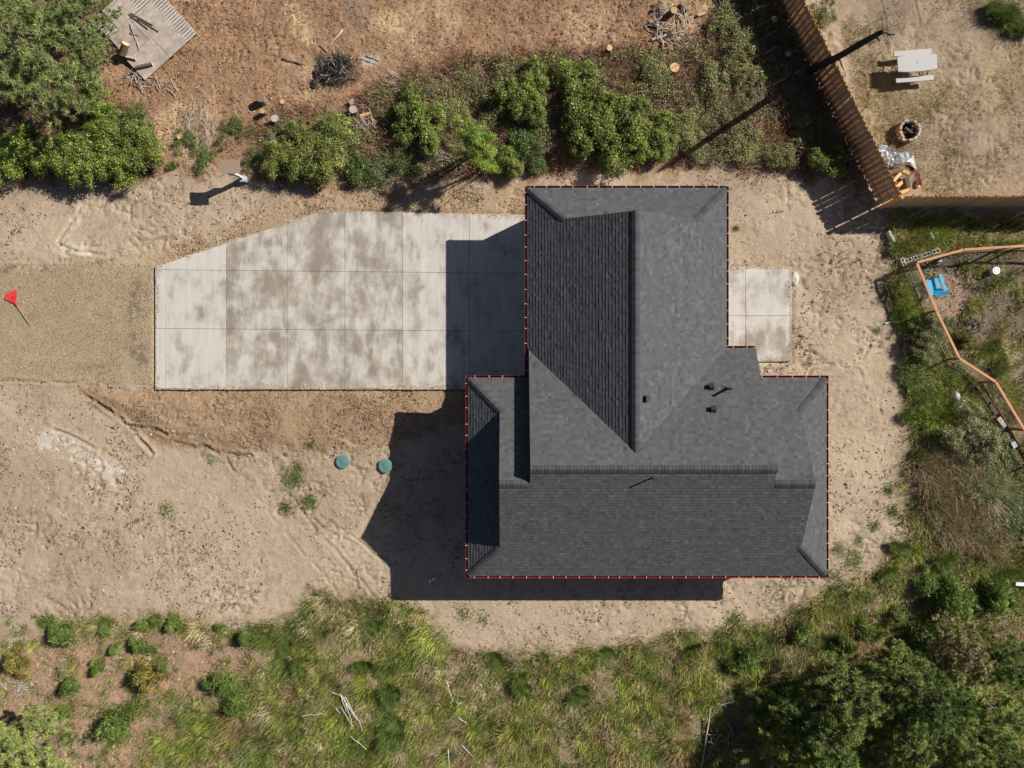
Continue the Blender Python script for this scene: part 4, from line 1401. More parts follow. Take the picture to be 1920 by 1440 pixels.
def block_mesh():
    L, W, Hh, t = .39, .19, .19, .032
    m = MB()
    for (cx, cy, sx, sy) in ((0, W / 2 - t / 2, L, t), (0, -W / 2 + t / 2, L, t), (-L / 2 + t / 2, 0, t, W - 2 * t), (L / 2 - t / 2, 0, t, W - 2 * t), (0, 0, t, W - 2 * t)):
        m.box((cx, cy, Hh / 2), (sx, sy, Hh))
    return m.mesh('concrete_block', M_block)


BM = block_mesh()


def block(px, py, ang, label, group):
    x, y = P(px, py, .2)
    o = link('concrete_block', BM)
    o.location = (x, y, gh(x, y) - .005)
    o.rotation_euler = (0, 0, ang)
    tag(o, label, 'concrete block', group)


for k in range(4):
    a, b = (1703, 488), (1754, 471.5)
    t = (k + .0) / 3
    block(a[0] + (b[0] - a[0]) * t, a[1] + (b[1] - a[1]) * t, math.radians(17.5), ['leftmost', 'second from left', 'third from left', 'rightmost'][k] + ' hollow concrete block in the upper row by the garden fence', 'upper row of concrete blocks')
for k, (px, py) in enumerate(((1694.5, 491), (1699.5, 505), (1705, 519), (1712.5, 536), (1718, 551))):
    block(px, py, math.radians(-69), ['topmost', 'second', 'third', 'fourth', 'lowest'][k] + ' hollow concrete block in the left row by the garden fence', 'left row of concrete blocks')

# blue garden chair
cx_, cy_ = P(1750, 537, .35); cz_ = gh(cx_, cy_)
e = empty('garden_chair', (cx_, cy_, cz_), 'bright blue slatted plastic garden chair inside the garden fence', 'chair')
RC = Matrix.Translation((cx_, cy_, cz_)) @ Matrix.Rotation(math.radians(22), 4, 'Z')
# chair faces local +Y... back leans to local -Y
for k in range(-3, 4):
    a = math.radians(k * 5)
    p0 = RC @ Vector((k * .062, -.18, .34)); p1 = RC @ Vector((k * .062 + math.sin(a) * .55, -.52, .90 - .035 * k * k * .5))
    MB().bar(p0, p1, .058, .02).part('back_slat', M_blue, e)
for k in range(5):
    y = -.15 + k * .11
    MB().bar(RC @ Vector((-.25, y, .34 + k * .012)), RC @ Vector((.25, y, .34 + k * .012)), .095, .02).part('seat_slat', M_blue, e)
for sg in (-1, 1):
    MB().bar(RC @ Vector((sg * .32, -.35, .56)), RC @ Vector((sg * .32, .42, .60)), .12, .025).part('armrest', M_blue, e)
    MB().bar(RC @ Vector((sg * .30, .36, 0)), RC @ Vector((sg * .30, .36, .585)), .09, .03).part('leg', M_blue, e)
    MB().bar(RC @ Vector((sg * .28, -.45, 0)), RC @ Vector((sg * .28, .30, .36)), .03, .08).part('leg', M_blue, e)
MB().bar(RC @ Vector((-.26, -.36, .60)), RC @ Vector((.26, -.36, .60)), .05, .04).part('back_brace', M_blue, e)

# bucket, hose, path edging, logs of the garden
x0, y0 = P(1865, 508, .3); z0 = gh(x0, y0)
e = empty('bucket', (x0, y0, z0), 'white bucket standing on the garden grass', 'bucket')
MB().tube([(x0, y0, z0), (x0, y0, z0 + .36)], [.13, .16], 20).part('body', M_white, e, False)
MB().tube([(x0, y0, z0 + .355), (x0, y0, z0 + .38)], .175, 20).part('lid', M_white, e)
MB().tube([(x0 + .10 * math.cos(t), y0 + .10 * math.sin(t), z0 + .385) for t in np.linspace(0, 6.28, 16)], .008, 5).part('lid_ring', M_util, e)

pts = []
hx, hy = P(1815, 611)
for k in range(150):
    t = k / 150
    a = t * 2 * math.pi * 4.3
    r = .30 + .08 * math.sin(a * .37)
    pts.append((hx + .35 * (t - .5) * 1.6 + r * math.cos(a), hy + r * .8 * math.sin(a) - .05 * math.sin(a * .6), gh(hx, hy) + .04 + .05 * t))
m = MB(); m.tube(pts, .018, 6)
px_ = [P(1808, 612), P(1801, 594), P(1806, 580), P(1818, 575)]
m.tube([(x, y, gh(x, y) + .05) for x, y in px_], .018, 6)
px_ = [P(1822, 612), P(1838, 606), P(1845, 594), P(1843, 582), P(1836, 577)]
m.tube([(x, y, gh(x, y) + .05) for x, y in px_], .018, 6)
m.solo('garden_hose', M_black, 'tangled black garden hose on the garden soil', 'hose', smooth=True)

pts = [(1772, 684), (1790, 692), (1808, 705), (1824, 722), (1838, 738)]
m = MB()
for a, b in zip(pts[:-1], pts[1:]):
    (x0, y0), (x1, y1) = P(*a, .15), P(*b, .15)
    m.bar((x0, y0, .14), (x1, y1, .14), .05, .34)
m.solo('bed_edging', M_black, 'black curved plastic edging strip below the garden fence', 'edging')
for a, b, lb in (((1842, 736), (1854, 754), 'dark timber in the bed edging, uppermost'), ((1857, 757), (1868, 777), 'broken mossy timber in the bed edging, middle'), ((1871, 783), (1884, 800), 'split grey timber in the bed edging, lowest')):
    (x0, y0), (x1, y1) = P(*a, .15), P(*b, .15)
    MB().bar((x0, y0, gh(x0, y0) + .08), (x1, y1, gh(x1, y1) + .08), .2, .16).solo('timber', M_greywood if 'grey' in lb else M_darkwood, lb, 'timber', 'timbers of the bed edging')
for a, b, lb in (((1894, 835), (1918, 880), 'dark plank at the right edge of the garden bed'),):
    (x0, y0), (x1, y1) = P(*a, .2), P(*b, .2)
    MB().bar((x0, y0, .12), (x1, y1, .12), .06, .2).solo('plank', M_darkwood, lb, 'plank')
x0, y0 = P(1902, 834, .3)
MB().box((x0, y0, gh(x0, y0) + .12), (.22, .30, .24), .5, taper=.97).solo('grey_box', M_util, 'small grey box on bare soil at the right edge', 'box')
x0, y0 = P(1912, 1093, .1)
MB().bar((x0 - .35, y0 + .02, gh(x0, y0) + .25), (x0 + .6, y0 - .03, gh(x0, y0) + .28), .16, .05).solo('white_board', M_white, 'white board jutting in at the right edge above the trees', 'board')
LG = 'old logs in the right-hand greenery'
lying(1664, 434, 1675, 454, .12, 'weathered dark log at the sand edge below the fence', LG, M_greywood, M_greywood)
lying(1740, 439, 1748, 449, .11, 'short white-ended log in the grass above the blocks', LG, M_pale, M_pale)
lying(1698, 660, 1708, 626, .17, 'dark rotten log at the edge of the sand beside the shrubs', LG, M_darkwood, M_greywood)
lying(1697, 668, 1702, 663, .09, 'pale stub of wood below the rotten log', LG, M_pale, M_pale)
lying(1791, 730, 1797, 780, .15, 'long bleached grey log in the greenery below the garden fence', LG, M_pale, M_greywood, r1=.20)
lying(1863, 848, 1877, 874, .12, 'bleached log near the bed at the right edge', LG, M_pale, M_pale)
lying(1856, 884, 1866, 896, .08, 'small grey log below the bleached log', LG, M_greywood)
lying(1660, 607, 1672, 603, .04, 'short white stick of wood on sand beside the greenery', LG, M_pale, M_pale)
# blueish pot
x0, y0 = P(1762, 489, .2); z0 = gh(x0, y0)
MB().tube([(x0, y0, z0), (x0, y0, z0 + .22), (x0, y0, z0 + .23), (x0, y0, z0 + .1)], [.07, .10, .085, .07], 14, cap=False).solo('plant_pot', M_util, 'small blue-grey pot just inside the upper garden rail', 'pot')

# white sticks in the meadow
GS = 'pale sticks of the fan-shaped bundle in the meadow'
for a, b in (((622, 1292), (652, 1306)), ((640, 1296), (652, 1330)), ((643, 1300), (662, 1330)), ((646, 1305), (664, 1358)), ((650, 1303), (682, 1364)), ((655, 1337), (688, 1318)), ((632, 1322), (640, 1332)), ((642, 1322), (665, 1358)), ((648, 1310), (672, 1345))):
    stick(*a, *b, .022, 'pale bare stick in the fan-shaped bundle in the meadow', GS, M_pale, zb=.18, fork=False, jit=.03)
for q, lb in (((836, 1270, 850, 1306), 'long pale bent stick in the meadow right of the bundle'), ((855, 1312, 866, 1314), 'short pale stick in the meadow at the bent stick'), ((860, 1340, 876, 1350), 'pale stick in the meadow below the bent stick'), ((866, 1392, 885, 1412), 'pale stick near the lower photo edge right of the dark clump'), ((841, 1400, 843, 1440), 'upright pale stick at the lower photo edge'), ((563, 1338, 605, 1333), 'pale stick left of the stick bundle'), ((660, 1376, 690, 1400), 'pale stick below the stick bundle')):
    stick(*q, .02, lb, 'single pale sticks in the meadow', M_pale, zb=.2, fork=False)
pile(1345, 1310, 45, 26, 45, 'straw-coloured dead stalk in the pale heap below the house', 'dead stalks of the pale heap', M_stick, .008, .016, .3, .9, .25)
pile(1345, 1385, 45, 34, 30, 'dead branch in the shaded heap left of the pines', 'dead branches of the shaded heap', M_stick, .010, .02, .5, 1.6, .4)
lying(1330, 1322, 1312, 1440, .035, 'long bare pole across the shaded branch heap', None, M_stick, zb=.15, name='pole')
pile(1745, 1105, 60, 30, 50, 'dead brown twig lying between sand and broom bushes', 'twigs beyond the house corner', M_stick, .006, .012, .3, .9, .08)
pile(30, 1285, 40, 14, 16, 'whitish twig on the reddish soil, lower left', 'twigs on the reddish soil', M_pale, .008, .016, .3, 1.0, .04)
pile(820, 300, 32, 16, 34, 'grey bare twig of the tangle below the bright bush', 'twigs of the bare tangle', M_greywood, .008, .016, .5, 1.1, .35)
pile(470, 1405, 30, 22, 26, 'dead stalk in the brown clump at the lower edge', 'dead stalks at the lower edge', M_stick, .008, .016, .4, 1.0, .25)

# ------------------------------------------------------------------ vegetation
def leaf_quads(c, nrm, L, W, cols, r):
    n = len(c)
    t = r.normal(size=(n, 3))
    t -= nrm * (t * nrm).sum(1, keepdims=True)
    t /= np.linalg.norm(t, axis=1, keepdims=True) + 1e-9
    b = np.cross(nrm, t)
    L = L[:, None]; W = W[:, None]
    v = np.stack([c - t * L * .5, c + b * W * .5 + t * L * .05, c + t * L * .5 - nrm * L * .12, c - b * W * .5 + t * L * .05], 1).reshape(-1, 3)
    f = np.arange(n * 4).reshape(n, 4)
    return v, f, np.repeat(cols, 4, 0)


def unit(v): return v / (np.linalg.norm(v, axis=1, keepdims=True) + 1e-9)


def pick(r, n, pal, wts, jit=.25):
    pal = np.array(pal, float); w = np.array(wts, float); w /= w.sum()
    c = pal[r.choice(len(pal), n, p=w)]
    return np.clip(c * (1 + jit * r.normal(size=(n, 1))), .004, .9)


def bush_proto(name, seed, R, h, ncl, nleaf, ls, pal, wts, zlo=.2, zhi=.70):
    r = np.random.default_rng(seed)
    a = r.uniform(0, 2 * np.pi, ncl); q = np.sqrt(r.random(ncl)) * .85
    lob = .72 + .42 * vnoise(np.cos(a) * 1.5 + seed, np.sin(a) * 1.5, 1.0, seed)
    sub = r.normal(size=(5, 2)) * .40; si = r.integers(0, 5, ncl)
    cx, cy = R * (q * lob * np.cos(a) * .62 + sub[si, 0]), R * (q * lob * np.sin(a) * .62 + sub[si, 1])
    cz = h * (zlo + zhi * np.sqrt(np.clip(1 - q ** 2, 0, 1)) * r.uniform(.45, 1.1, ncl))
    cr = R * r.uniform(.10, .24, ncl)
    tint = r.uniform(.7, 1.35, ncl)
    k = r.choice(ncl, nleaf, p=(cr ** 2) / (cr ** 2).sum())
    d = unit(r.normal(size=(nleaf, 3)) + np.array([0, 0, .35]))
    p = np.stack([cx[k], cy[k], cz[k]], 1) + d * (cr[k] * np.abs(r.normal(.85, .38, nleaf)))[:, None] * np.array([1, 1, .85])
    ok = p[:, 2] > .04
    p, d, k = p[ok], d[ok], k[ok]; n = len(p)
    nr = unit(d * .7 + r.normal(size=(n, 3)) * .55 + np.array([0, 0, .55]))
    cols = pick(r, n, pal, wts) * tint[k][:, None]
    L = ls * r.uniform(.65, 1.35, n)
    v, f, cc = leaf_quads(p, nr, L, L * r.uniform(.42, .6, n), cols, r)
    crown = new_mesh(name + '_crown', v, f, cc); crown.materials.append(M_leaf)
    m = MB()
    for i in range(min(ncl, 16)):
        m.tube([(cx[i] * .12, cy[i] * .12, -.05), (cx[i] * .5, cy[i] * .5, cz[i] * .5), (cx[i], cy[i], cz[i])], [.028, .018, .007], 5)
    stems = m.mesh(name + '_stems', M_bark, True)
    return [('crown', crown), ('stems', stems)]


G_laurel = [(.145, .205, .028), (.205, .262, .04), (.29, .325, .065), (.07, .115, .02), (.42, .40, .19), (.26, .17, .09)]
G_scrub = [(.16, .20, .045), (.25, .28, .075), (.09, .125, .03), (.44, .42, .20), (.30, .18, .10), (.36, .26, .17)]
G_olive = [(.16, .20, .035), (.23, .27, .05), (.32, .35, .08), (.09, .125, .025), (.44, .40, .22), (.30, .22, .13)]
G_dark = [(.070, .125, .026), (.11, .17, .035), (.165, .215, .055), (.04, .08, .02), (.36, .38, .18), (.24, .15, .08)]
G_lime = [(.19, .28, .035), (.26, .34, .05), (.13, .20, .025), (.36, .40, .09)]
G_grey = [(.20, .22, .09), (.28, .29, .13), (.11, .14, .05), (.42, .40, .20), (.30, .18, .11)]
PROTO = {
    'laurel': [bush_proto('laurel%d' % i, 100 + i, 1.0, 1.05, 75, 15000, .066, G_laurel, (5, 5, 2, 4, .8, 1.2)) for i in range(3)],
    'dark': [bush_proto('dark%d' % i, 120 + i, 1.0, .70, 60, 9500, .064, G_dark, (5, 4, 2.5, 3, .7, .6)) for i in range(2)],
    'scrub': [bush_proto('scrub%d' % i, 170 + i, 1.15, .55, 70, 6500, .066, G_scrub, (4, 4, 3, 2, 2, 2)) for i in range(3)],
    'low': [bush_proto('low%d' % i, 180 + i, 1.3, .42, 60, 5500, .07, G_dark, (5, 4, 3, 2, 1, 1)) for i in range(2)],
    'olive': [bush_proto('olive%d' % i, 110 + i, 1.0, 1.0, 75, 13000, .058, G_olive, (5, 4, 2, 3, 1.4, 1)) for i in range(2)],
    'lime': [bush_proto('lime%d' % i, 140 + i, 1.0, 1.2, 50, 12000, .06, G_lime, (5, 4, 3, 1)) for i in range(1)],
    'limetree': [bush_proto('limetree%d' % i, 150 + i, 1.0, 3.4, 46, 11000, .062, G_lime, (5, 4, 3, 1), .55, .40) for i in range(2)],
    'grey': [bush_proto('grey%d' % i, 160 + i, 1.0, 1.0, 46, 9000, .062, G_grey, (4, 4, 3, 2, 1)) for i in range(2)],
}


def broom_proto(name, seed, pal, wts, n=5200, h=1.0, fountain=False):
    r = np.random.default_rng(seed)
    ncl = 15 if not fountain else 12
    a = r.uniform(0, 2 * np.pi, ncl); q = np.sqrt(r.random(ncl)) * .85
    q *= .25 + 1.05 * vnoise(np.cos(a) * 1.9 + seed, np.sin(a) * 1.9, 1.0, seed)
    ch = r.uniform(.35, 1.05, ncl)
    k = r.integers(0, ncl, n)
    if fountain:
        # long blades arching out of several crowns
        bx = q[k] * .6 * np.cos(a[k]) + r.normal(size=n) * .05; by = q[k] * .6 * np.sin(a[k]) + r.normal(size=n) * .05
        t = r.uniform(0, 2 * np.pi, n); L = r.uniform(.25, .62, n); le = r.uniform(.25, .95, n)
        tip = np.stack([bx + np.cos(t) * L * le, by + np.sin(t) * L * le, L * np.sqrt(1 - (le * .85) ** 2) * h], 1)
        base = np.stack([bx, by, np.full(n, -.02)], 1)
        sd = np.stack([-np.sin(t), np.cos(t), 0 * t], 1) * r.uniform(.007, .014, n)[:, None]
        v = np.stack([base - sd, base + sd, tip], 1).reshape(-1, 3)
    else:
        cw = r.uniform(.07, .2, ncl)[k]
        sub = r.normal(size=(4, 2)) * .36; si = r.integers(0, 4, ncl)[k]
        tx = q[k] * np.cos(a[k]) * .85 + sub[si, 0] + r.normal(size=n) * cw; ty = q[k] * np.sin(a[k]) * .85 + sub[si, 1] + r.normal(size=n) * cw
        rr = np.hypot(tx, ty)
        tz = h * ch[k] * np.sqrt(np.clip(1.15 - rr ** 2, .03, 2)) * r.uniform(.3, 1.0, n)
        tip = np.stack([tx, ty, tz], 1)
        d = unit(np.stack([tx * .9, ty * .9, np.full(n, .7)], 1) + r.normal(size=(n, 3)) * .4)
        L = (r.uniform(.16, .38, n) * np.where(r.random(n) < .08, 1.6, 1))[:, None]
        s = unit(np.cross(d, r.normal(size=(n, 3))))
        w = r.uniform(.009, .019, n)[:, None]
        v = np.stack([tip - d * L - s * w, tip - d * L + s * w, tip], 1).reshape(-1, 3)
        v[:, 2] = np.maximum(v[:, 2], .01)
    f = np.arange(3 * n).reshape(n, 3)
    cc = np.repeat(pick(r, n, pal, wts) * r.uniform(.75, 1.3, ncl)[k][:, None], 3, 0)
    me = new_mesh(name + '_crown', v, f, cc); me.materials.append(M_needle)
    out = [('crown', me)]
    if not fountain:
        m = MB()
        for i in range(14):
            m.tube([(q[i] * .1 * math.cos(a[i]), q[i] * .1 * math.sin(a[i]), -.05), (q[i] * .6 * math.cos(a[i]), q[i] * .6 * math.sin(a[i]), .45 * h), (q[i] * math.cos(a[i]), q[i] * math.sin(a[i]), .7 * h)], [.02, .013, .005], 5)
        out.append(('stems', m.mesh(name + '_stems', M_bark, True)))
    return out


G_broom = [(.125, .195, .036), (.185, .255, .055), (.07, .115, .026), (.27, .31, .085), (.30, .25, .12)]
PROTO['broom'] = [broom_proto('broom%d' % i, 200 + i, G_broom, (5, 4, 3, 1, .5)) for i in range(5)]
PROTO['tuft'] = [broom_proto('tuft%d' % i, 220 + i, [(.15, .215, .04), (.215, .28, .06), (.10, .155, .03), (.38, .35, .16)], (5, 4, 3, 1.4), 3000, .9, True) for i in range(3)]
PROTO['clump'] = [broom_proto('clump%d' % i, 240 + i, [(.11, .175, .032), (.16, .225, .045), (.07, .115, .024), (.30, .29, .12)], (5, 4, 3, 1), 3600, 1.0, True) for i in range(3)]
PROTO['gorse'] = [broom_proto('gorse0', 230, [(.15, .19, .04), (.42, .28, .06), (.10, .13, .03), (.30, .17, .06)], (4, 3, 3, 1), 5200, .9)]


def pine_proto(name, seed, h, R, pal, wts, ntuft=300, nd=34, nl=.15, top=.97):
    r = np.random.default_rng(seed)
    random.seed(seed)
    trunk = MB()
    tp = [(0, 0, -.1), (.08 * h * .3, .05, h * .3), (.02, .1, h * .6), (.1, 0, h * .95)]
    trunk.tube(tp, [.13, .105, .07, .02], 8, jit=.2)
    limbs = MB(); tufts = []
    nb = 26
    for i in range(nb):
        z = h * (.25 + (top - .25) * i / nb)
        a = i * 2.4 + r.uniform(-.5, .5)
        L = R * (1.05 - .78 * (z / h) ** 2.0) * r.uniform(.6, 1.12)
        up = r.uniform(.1, .45)
        e1 = np.array([math.cos(a) * L, math.sin(a) * L, z + L * up * .5])
        b0 = np.array([.05, .04, z * .94])
        limbs.tube([b0, b0 * .5 + e1 * .5 + np.array([0, 0, -.05]), e1], [.034, .02, .006], 5)
        side = np.array([-math.sin(a), math.cos(a), 0])
        k = max(4, int(ntuft / nb * (L / R + .25)))
        for _ in range(k):
            t = .30 + .75 * r.random() ** .75
            sp = (1.05 - abs(t - .62)) * .36 * L
            tufts.append(b0 + (e1 - b0) * t + side * r.normal() * sp * .55 + np.array([0, 0, abs(r.normal()) * .12 + .03]))
            if r.random() < .3:
                limbs.tube([b0 + (e1 - b0) * (t * .85), tufts[-1]], [.010, .004], 4)
    tufts = np.array(tufts); nt = len(tufts)
    tt = r.uniform(.7, 1.3, nt)
    k = np.repeat(np.arange(nt), nd); n = len(k)
    d = unit(r.normal(size=(n, 3)) + np.array([0, 0, .55]))
    c = tufts[k] + r.normal(size=(n, 3)) * .03
    L = nl * r.uniform(.6, 1.25, n)[:, None]
    s = unit(np.cross(d, r.normal(size=(n, 3)))); w = r.uniform(.010, .019, n)[:, None]
    v = np.stack([c - s * w, c + s * w, c + d * L], 1).reshape(-1, 3)
    f = np.arange(3 * n).reshape(n, 3)
    cc = np.repeat(pick(r, n, pal, wts) * tt[k][:, None], 3, 0)
    me = new_mesh(name + '_crown', v, f, cc); me.materials.append(M_needle)
    return [('trunk', trunk.mesh(name + '_trunk', M_bark, True)), ('limbs', limbs.mesh(name + '_limbs', M_bark, True)), ('crown', me)]


G_pine = [(.25, .30, .08), (.33, .38, .11), (.16, .21, .055), (.42, .45, .16)]
G_pine2 = [(.15, .215, .055), (.205, .275, .075), (.10, .15, .04)]
G_ypine = [(.33, .35, .06), (.42, .42, .10), (.22, .24, .05)]
G_bpine = [(.38, .30, .15), (.26, .26, .11), (.45, .34, .19), (.17, .19, .07)]
G_spruce = [(.20, .255, .08), (.27, .32, .11), (.13, .18, .06), (.36, .37, .15)]
PROTO['pine'] = [pine_proto('pine%d' % i, 300 + i, 4.4, 2.0, G_pine, (5, 4, 3, 1), 420, 70, .20) for i in range(2)]
PROTO['pinedark'] = [pine_proto('pinedark', 310, 4.2, 2.0, G_pine2, (5, 3, 3), 400, 70, .20)]
PROTO['pineyellow'] = [pine_proto('pineyellow', 320, 3.6, 1.8, G_ypine, (5, 3, 3), 320, 66, .19)]
PROTO['pinebrown'] = [pine_proto('pinebrown', 330, 3.0, 1.5, G_bpine, (4, 4, 3, 2), 330, 44, .14)]
PROTO['spruce'] = [pine_proto('spruce', 340, 6.0, 2.7, G_spruce, (5, 4, 3, 1), 800, 60, .22)]
random.seed(99)


def plant(kind, name, cat, px, py, s, label, group, zc=.7, sz=1.0, var=None):
    pr = PROTO[kind]
    pr = pr[(var if var is not None else random.randrange(len(pr))) % len(pr)]
    x, y = P(px, py, zc * s)
    e = bpy.data.objects.new(name, None); C.objects.link(e)
    e.location = (x, y, gh(x, y))
    w_ = random.uniform(.82, 1.2)
    e.scale = (s * w_, s / w_, s * sz * random.uniform(.85, 1.15))
    e.rotation_euler = (0, 0, random.uniform(0, 6.28))
    e.empty_display_size = .2
    tag(e, label, cat, group)
    for nm, me in pr:
        o = bpy.data.objects.new(nm, me); C.objects.link(o); o.parent = e
    return e


TG = 'bushes of the thicket above the house'
LGp = 'bushes along the upper left sand edge'
BUSH = [
    ('laurel', 185, 285, 1.15, 'rounded bright green bush above the sand, left part of the largest upper-left mass', LGp),
    ('laurel', 222, 272, 1.2, 'rounded bright green bush above the sand, upper part of the largest upper-left mass', LGp),
    ('laurel', 225, 308, 1.0, 'bright green bush at the sand, lowest part of the largest upper-left mass', LGp),
    ('laurel', 255, 270, 1.0, 'green bush lobe at the right side of the large upper-left bush', LGp),
    ('laurel', 145, 292, 1.15, 'green bush left of the large rounded bush, upper left', LGp),
    ('laurel', 92, 290, 1.15, 'yellowish green bush third from the left edge above the sand', LGp),
    ('laurel', 45, 285, 1.1, 'green bush second from the left edge above the sand', LGp),
    ('lime', 12, 305, .95, 'yellow-green bush cut by the left photo edge', LGp),
    ('lime', 172, 212, .95, 'bright lime bush between the conifer and the large green bush', LGp),
    ('low', 235, 218, .9, 'dark glossy low bush below the brush heap of the deck', LGp),
    ('dark', 40, 245, .8, 'dark bush in the shade of the conifer at left', LGp),
    ('tuft', 318, 309, .42, 'small light green tuft on sand right of the large bush', 'small plants at the sand edge'),
    ('low', 375, 297, .55, 'small green bush left of the brown-roofed utility post', 'small plants at the sand edge'),
    ('low', 345, 265, .5, 'low dark plant left of the dead twiggy shrub', 'small plants at the sand edge'),
    ('low', 430, 245, .55, 'dark low bush right of the dead twiggy shrub', 'small plants at the sand edge'),
    ('low', 478, 300, .5, 'small bush directly right of the utility post', 'small plants at the sand edge'),
    ('olive', 548, 280, 1.2, 'big olive-green bush right of the utility post', TG),
    ('olive', 590, 292, 1.2, 'olive-green bush right beside the big olive-green bush', TG),
    ('olive', 575, 250, 1.0, 'olive-green bush on the upper side of the big olive-green bush', TG),
    ('olive', 612, 262, 1.2, 'upper right lobe of greenery on the big olive-green bush', TG),
    ('olive', 532, 308, .9, 'lower left bush joined to the big olive-green bush', TG),
    ('olive', 610, 312, .95, 'bush below the big olive-green bush at the sand edge', TG),
    ('dark', 660, 305, .85, 'dark glossy bush right of the big olive-green bush', TG),
    ('low', 705, 318, .8, 'dark bush over the sand edge above the driveway', TG),
    ('low', 745, 296, .85, 'dark speckled bush left of the bare twig tangle', TG),
    ('laurel', 765, 218, 1.0, 'yellowish bush at the upper left of the thicket', TG),
    ('laurel', 812, 240, .95, 'green bush in the middle left of the thicket', TG),
    ('scrub', 848, 215, .9, 'dark bush above the bright lime bush', TG),
    ('scrub', 790, 262, .8, 'low dark bush above the bare twig tangle', TG),
    ('limetree', 878, 262, .95, 'bright lime-green bush standing out in the thicket, upper part', TG),
    ('limetree', 905, 292, .85, 'bright lime-green bush lower neighbour of the brightest bush', TG),
    ('laurel', 1003, 152, .95, 'round green bush at the top of the thicket', TG),
    ('laurel', 975, 195, 1.05, 'yellow-green bush below the top round bush', TG),
    ('scrub', 935, 200, .8, 'dark bush left of the yellow-green thicket bush', TG),
    ('dark', 990, 262, 1.05, 'blue-green round bush above the house roof corner', TG),
    ('dark', 1005, 300, .7, 'small blue-green bush nearest the house roof corner', TG),
    ('laurel', 955, 300, .75, 'green bush between lime bush and blue-green bush', TG),
    ('laurel', 1090, 155, 1.05, 'compact green bush left of the brown bare patch', TG),
    ('laurel', 1120, 212, 1.25, 'green bush forming the upper left of the biggest mass', TG),
    ('laurel', 1172, 205, 1.05, 'green bush forming the top of the biggest mass', TG),
    ('laurel', 1105, 250, 1.1, 'dark-edged bush at the left of the biggest mass', TG),
    ('laurel', 1165, 244, 1.3, 'large bush in the centre of the biggest mass', TG),
    ('laurel', 1222, 248, 1.1, 'bush at the right of the biggest mass', TG),
    ('laurel', 1250, 270, .75, 'small bush at the lower right of the biggest mass', TG),
    ('scrub', 1290, 215, .8, 'dark low bush right of the biggest mass', TG),
    ('scrub', 1215, 120, .8, 'dark green low bush left of the broad stump', TG),
    ('scrub', 1310, 262, .8, 'pale speckled low bush right of the biggest mass', TG),
    ('scrub', 1350, 150, .9, 'low speckled bush in the middle of the ground cover', TG),
    ('scrub', 1395, 90, .9, 'low glossy bush above the snag shadow', TG),
    ('scrub', 1372, 40, .8, 'low glossy bush right of the top brush pile', TG),
    ('scrub', 1400, 270, .85, 'low speckled bush below the snag shadow', TG),
    ('scrub', 1470, 285, .8, 'low bush near the sand below the fence shadow', TG),
    ('laurel', 1553, 308, .85, 'green bush beside the fence at the sand corner', TG),
    ('grey', 1512, 230, .55, 'small pale-leaved plant in the fence shadow', TG),
    ('grey', 1548, 22, .75, 'reddish-green shrub just beyond the fence at the top', 'shrubs of the yard'),
    ('tuft', 1892, 12, 1.2, 'olive shrub in the upper right corner of the yard', 'shrubs of the yard'),
    ('tuft', 1925, 40, 1.0, 'olive shrub cut by the right photo edge at the top', 'shrubs of the yard'),
    ('grey', 1735, 604, .6, 'variegated shrub growing through the garden fence, upper part', 'shrubs at the garden fence'),
    ('grey', 1762, 622, .55, 'variegated shrub growing through the garden fence, middle part', 'shrubs at the garden fence'),
    ('grey', 1732, 650, .75, 'variegated shrub left of the garden fence post', 'shrubs at the garden fence'),
    ('tuft', 1722, 700, 1.0, 'yellow-green grassy clump below the variegated shrub', 'shrubs at the garden fence'),
    ('gorse', 1815, 640, .6, 'small yellow-leaved plant inside the garden fence', 'shrubs at the garden fence'),
    ('tuft', 1872, 650, .7, 'bright green clump on the garden path, upper one', 'green clumps by the garden path'),
    ('tuft', 1885, 690, .8, 'bright green clump on the garden path, lower one', 'green clumps by the garden path'),
    ('tuft', 1690, 545, .75, 'long-leaved green clump left of the concrete blocks', 'green clumps along the sand edge'),
    ('tuft', 1700, 590, .75, 'green grass clump below the long-leaved clump', 'green clumps along the sand edge'),
    ('tuft', 1692, 460, .7, 'green grass clump above the concrete blocks', 'green clumps along the sand edge'),
    ('tuft', 1745, 745, .9, 'green clump left of the bleached log', 'green clumps along the sand edge'),
    ('tuft', 1712, 780, .7, 'green clump at the sand edge below the shrubs', 'green clumps along the sand edge'),
    ('tuft', 1735, 855, .7, 'green clump at the sand edge beside the house', 'green clumps along the sand edge'),
    ('grey', 1830, 790, 1.0, 'leafy bramble right of the bleached log', 'brambles below the garden'),
    ('grey', 1800, 815, .9, 'leafy bramble below the bleached log', 'brambles below the garden'),
    ('grey', 1850, 830, .9, 'leafy bramble left of the grey box', 'brambles below the garden'),
    ('dark', 1860, 920, .9, 'dark bramble at the right edge below the bleached logs', 'brambles below the garden'),
    ('dark', 1900, 960, .9, 'dark bramble touching the right photo edge', 'brambles below the garden'),
]
for b in BUSH:
    plant(b[0], 'bush', 'bush', b[1], b[2], b[3], b[4], b[5], zc=2.6 if b[0] == 'limetree' else .7, sz=1.25 if b[0] == 'grey' and 'garden fence' in b[4] else (.62 if b[0] == 'dark' and b[1] > 1180 else 1.0))
BG = 'broom bushes on the lower left soil'
BG2 = 'dark broom bushes at the lower right'
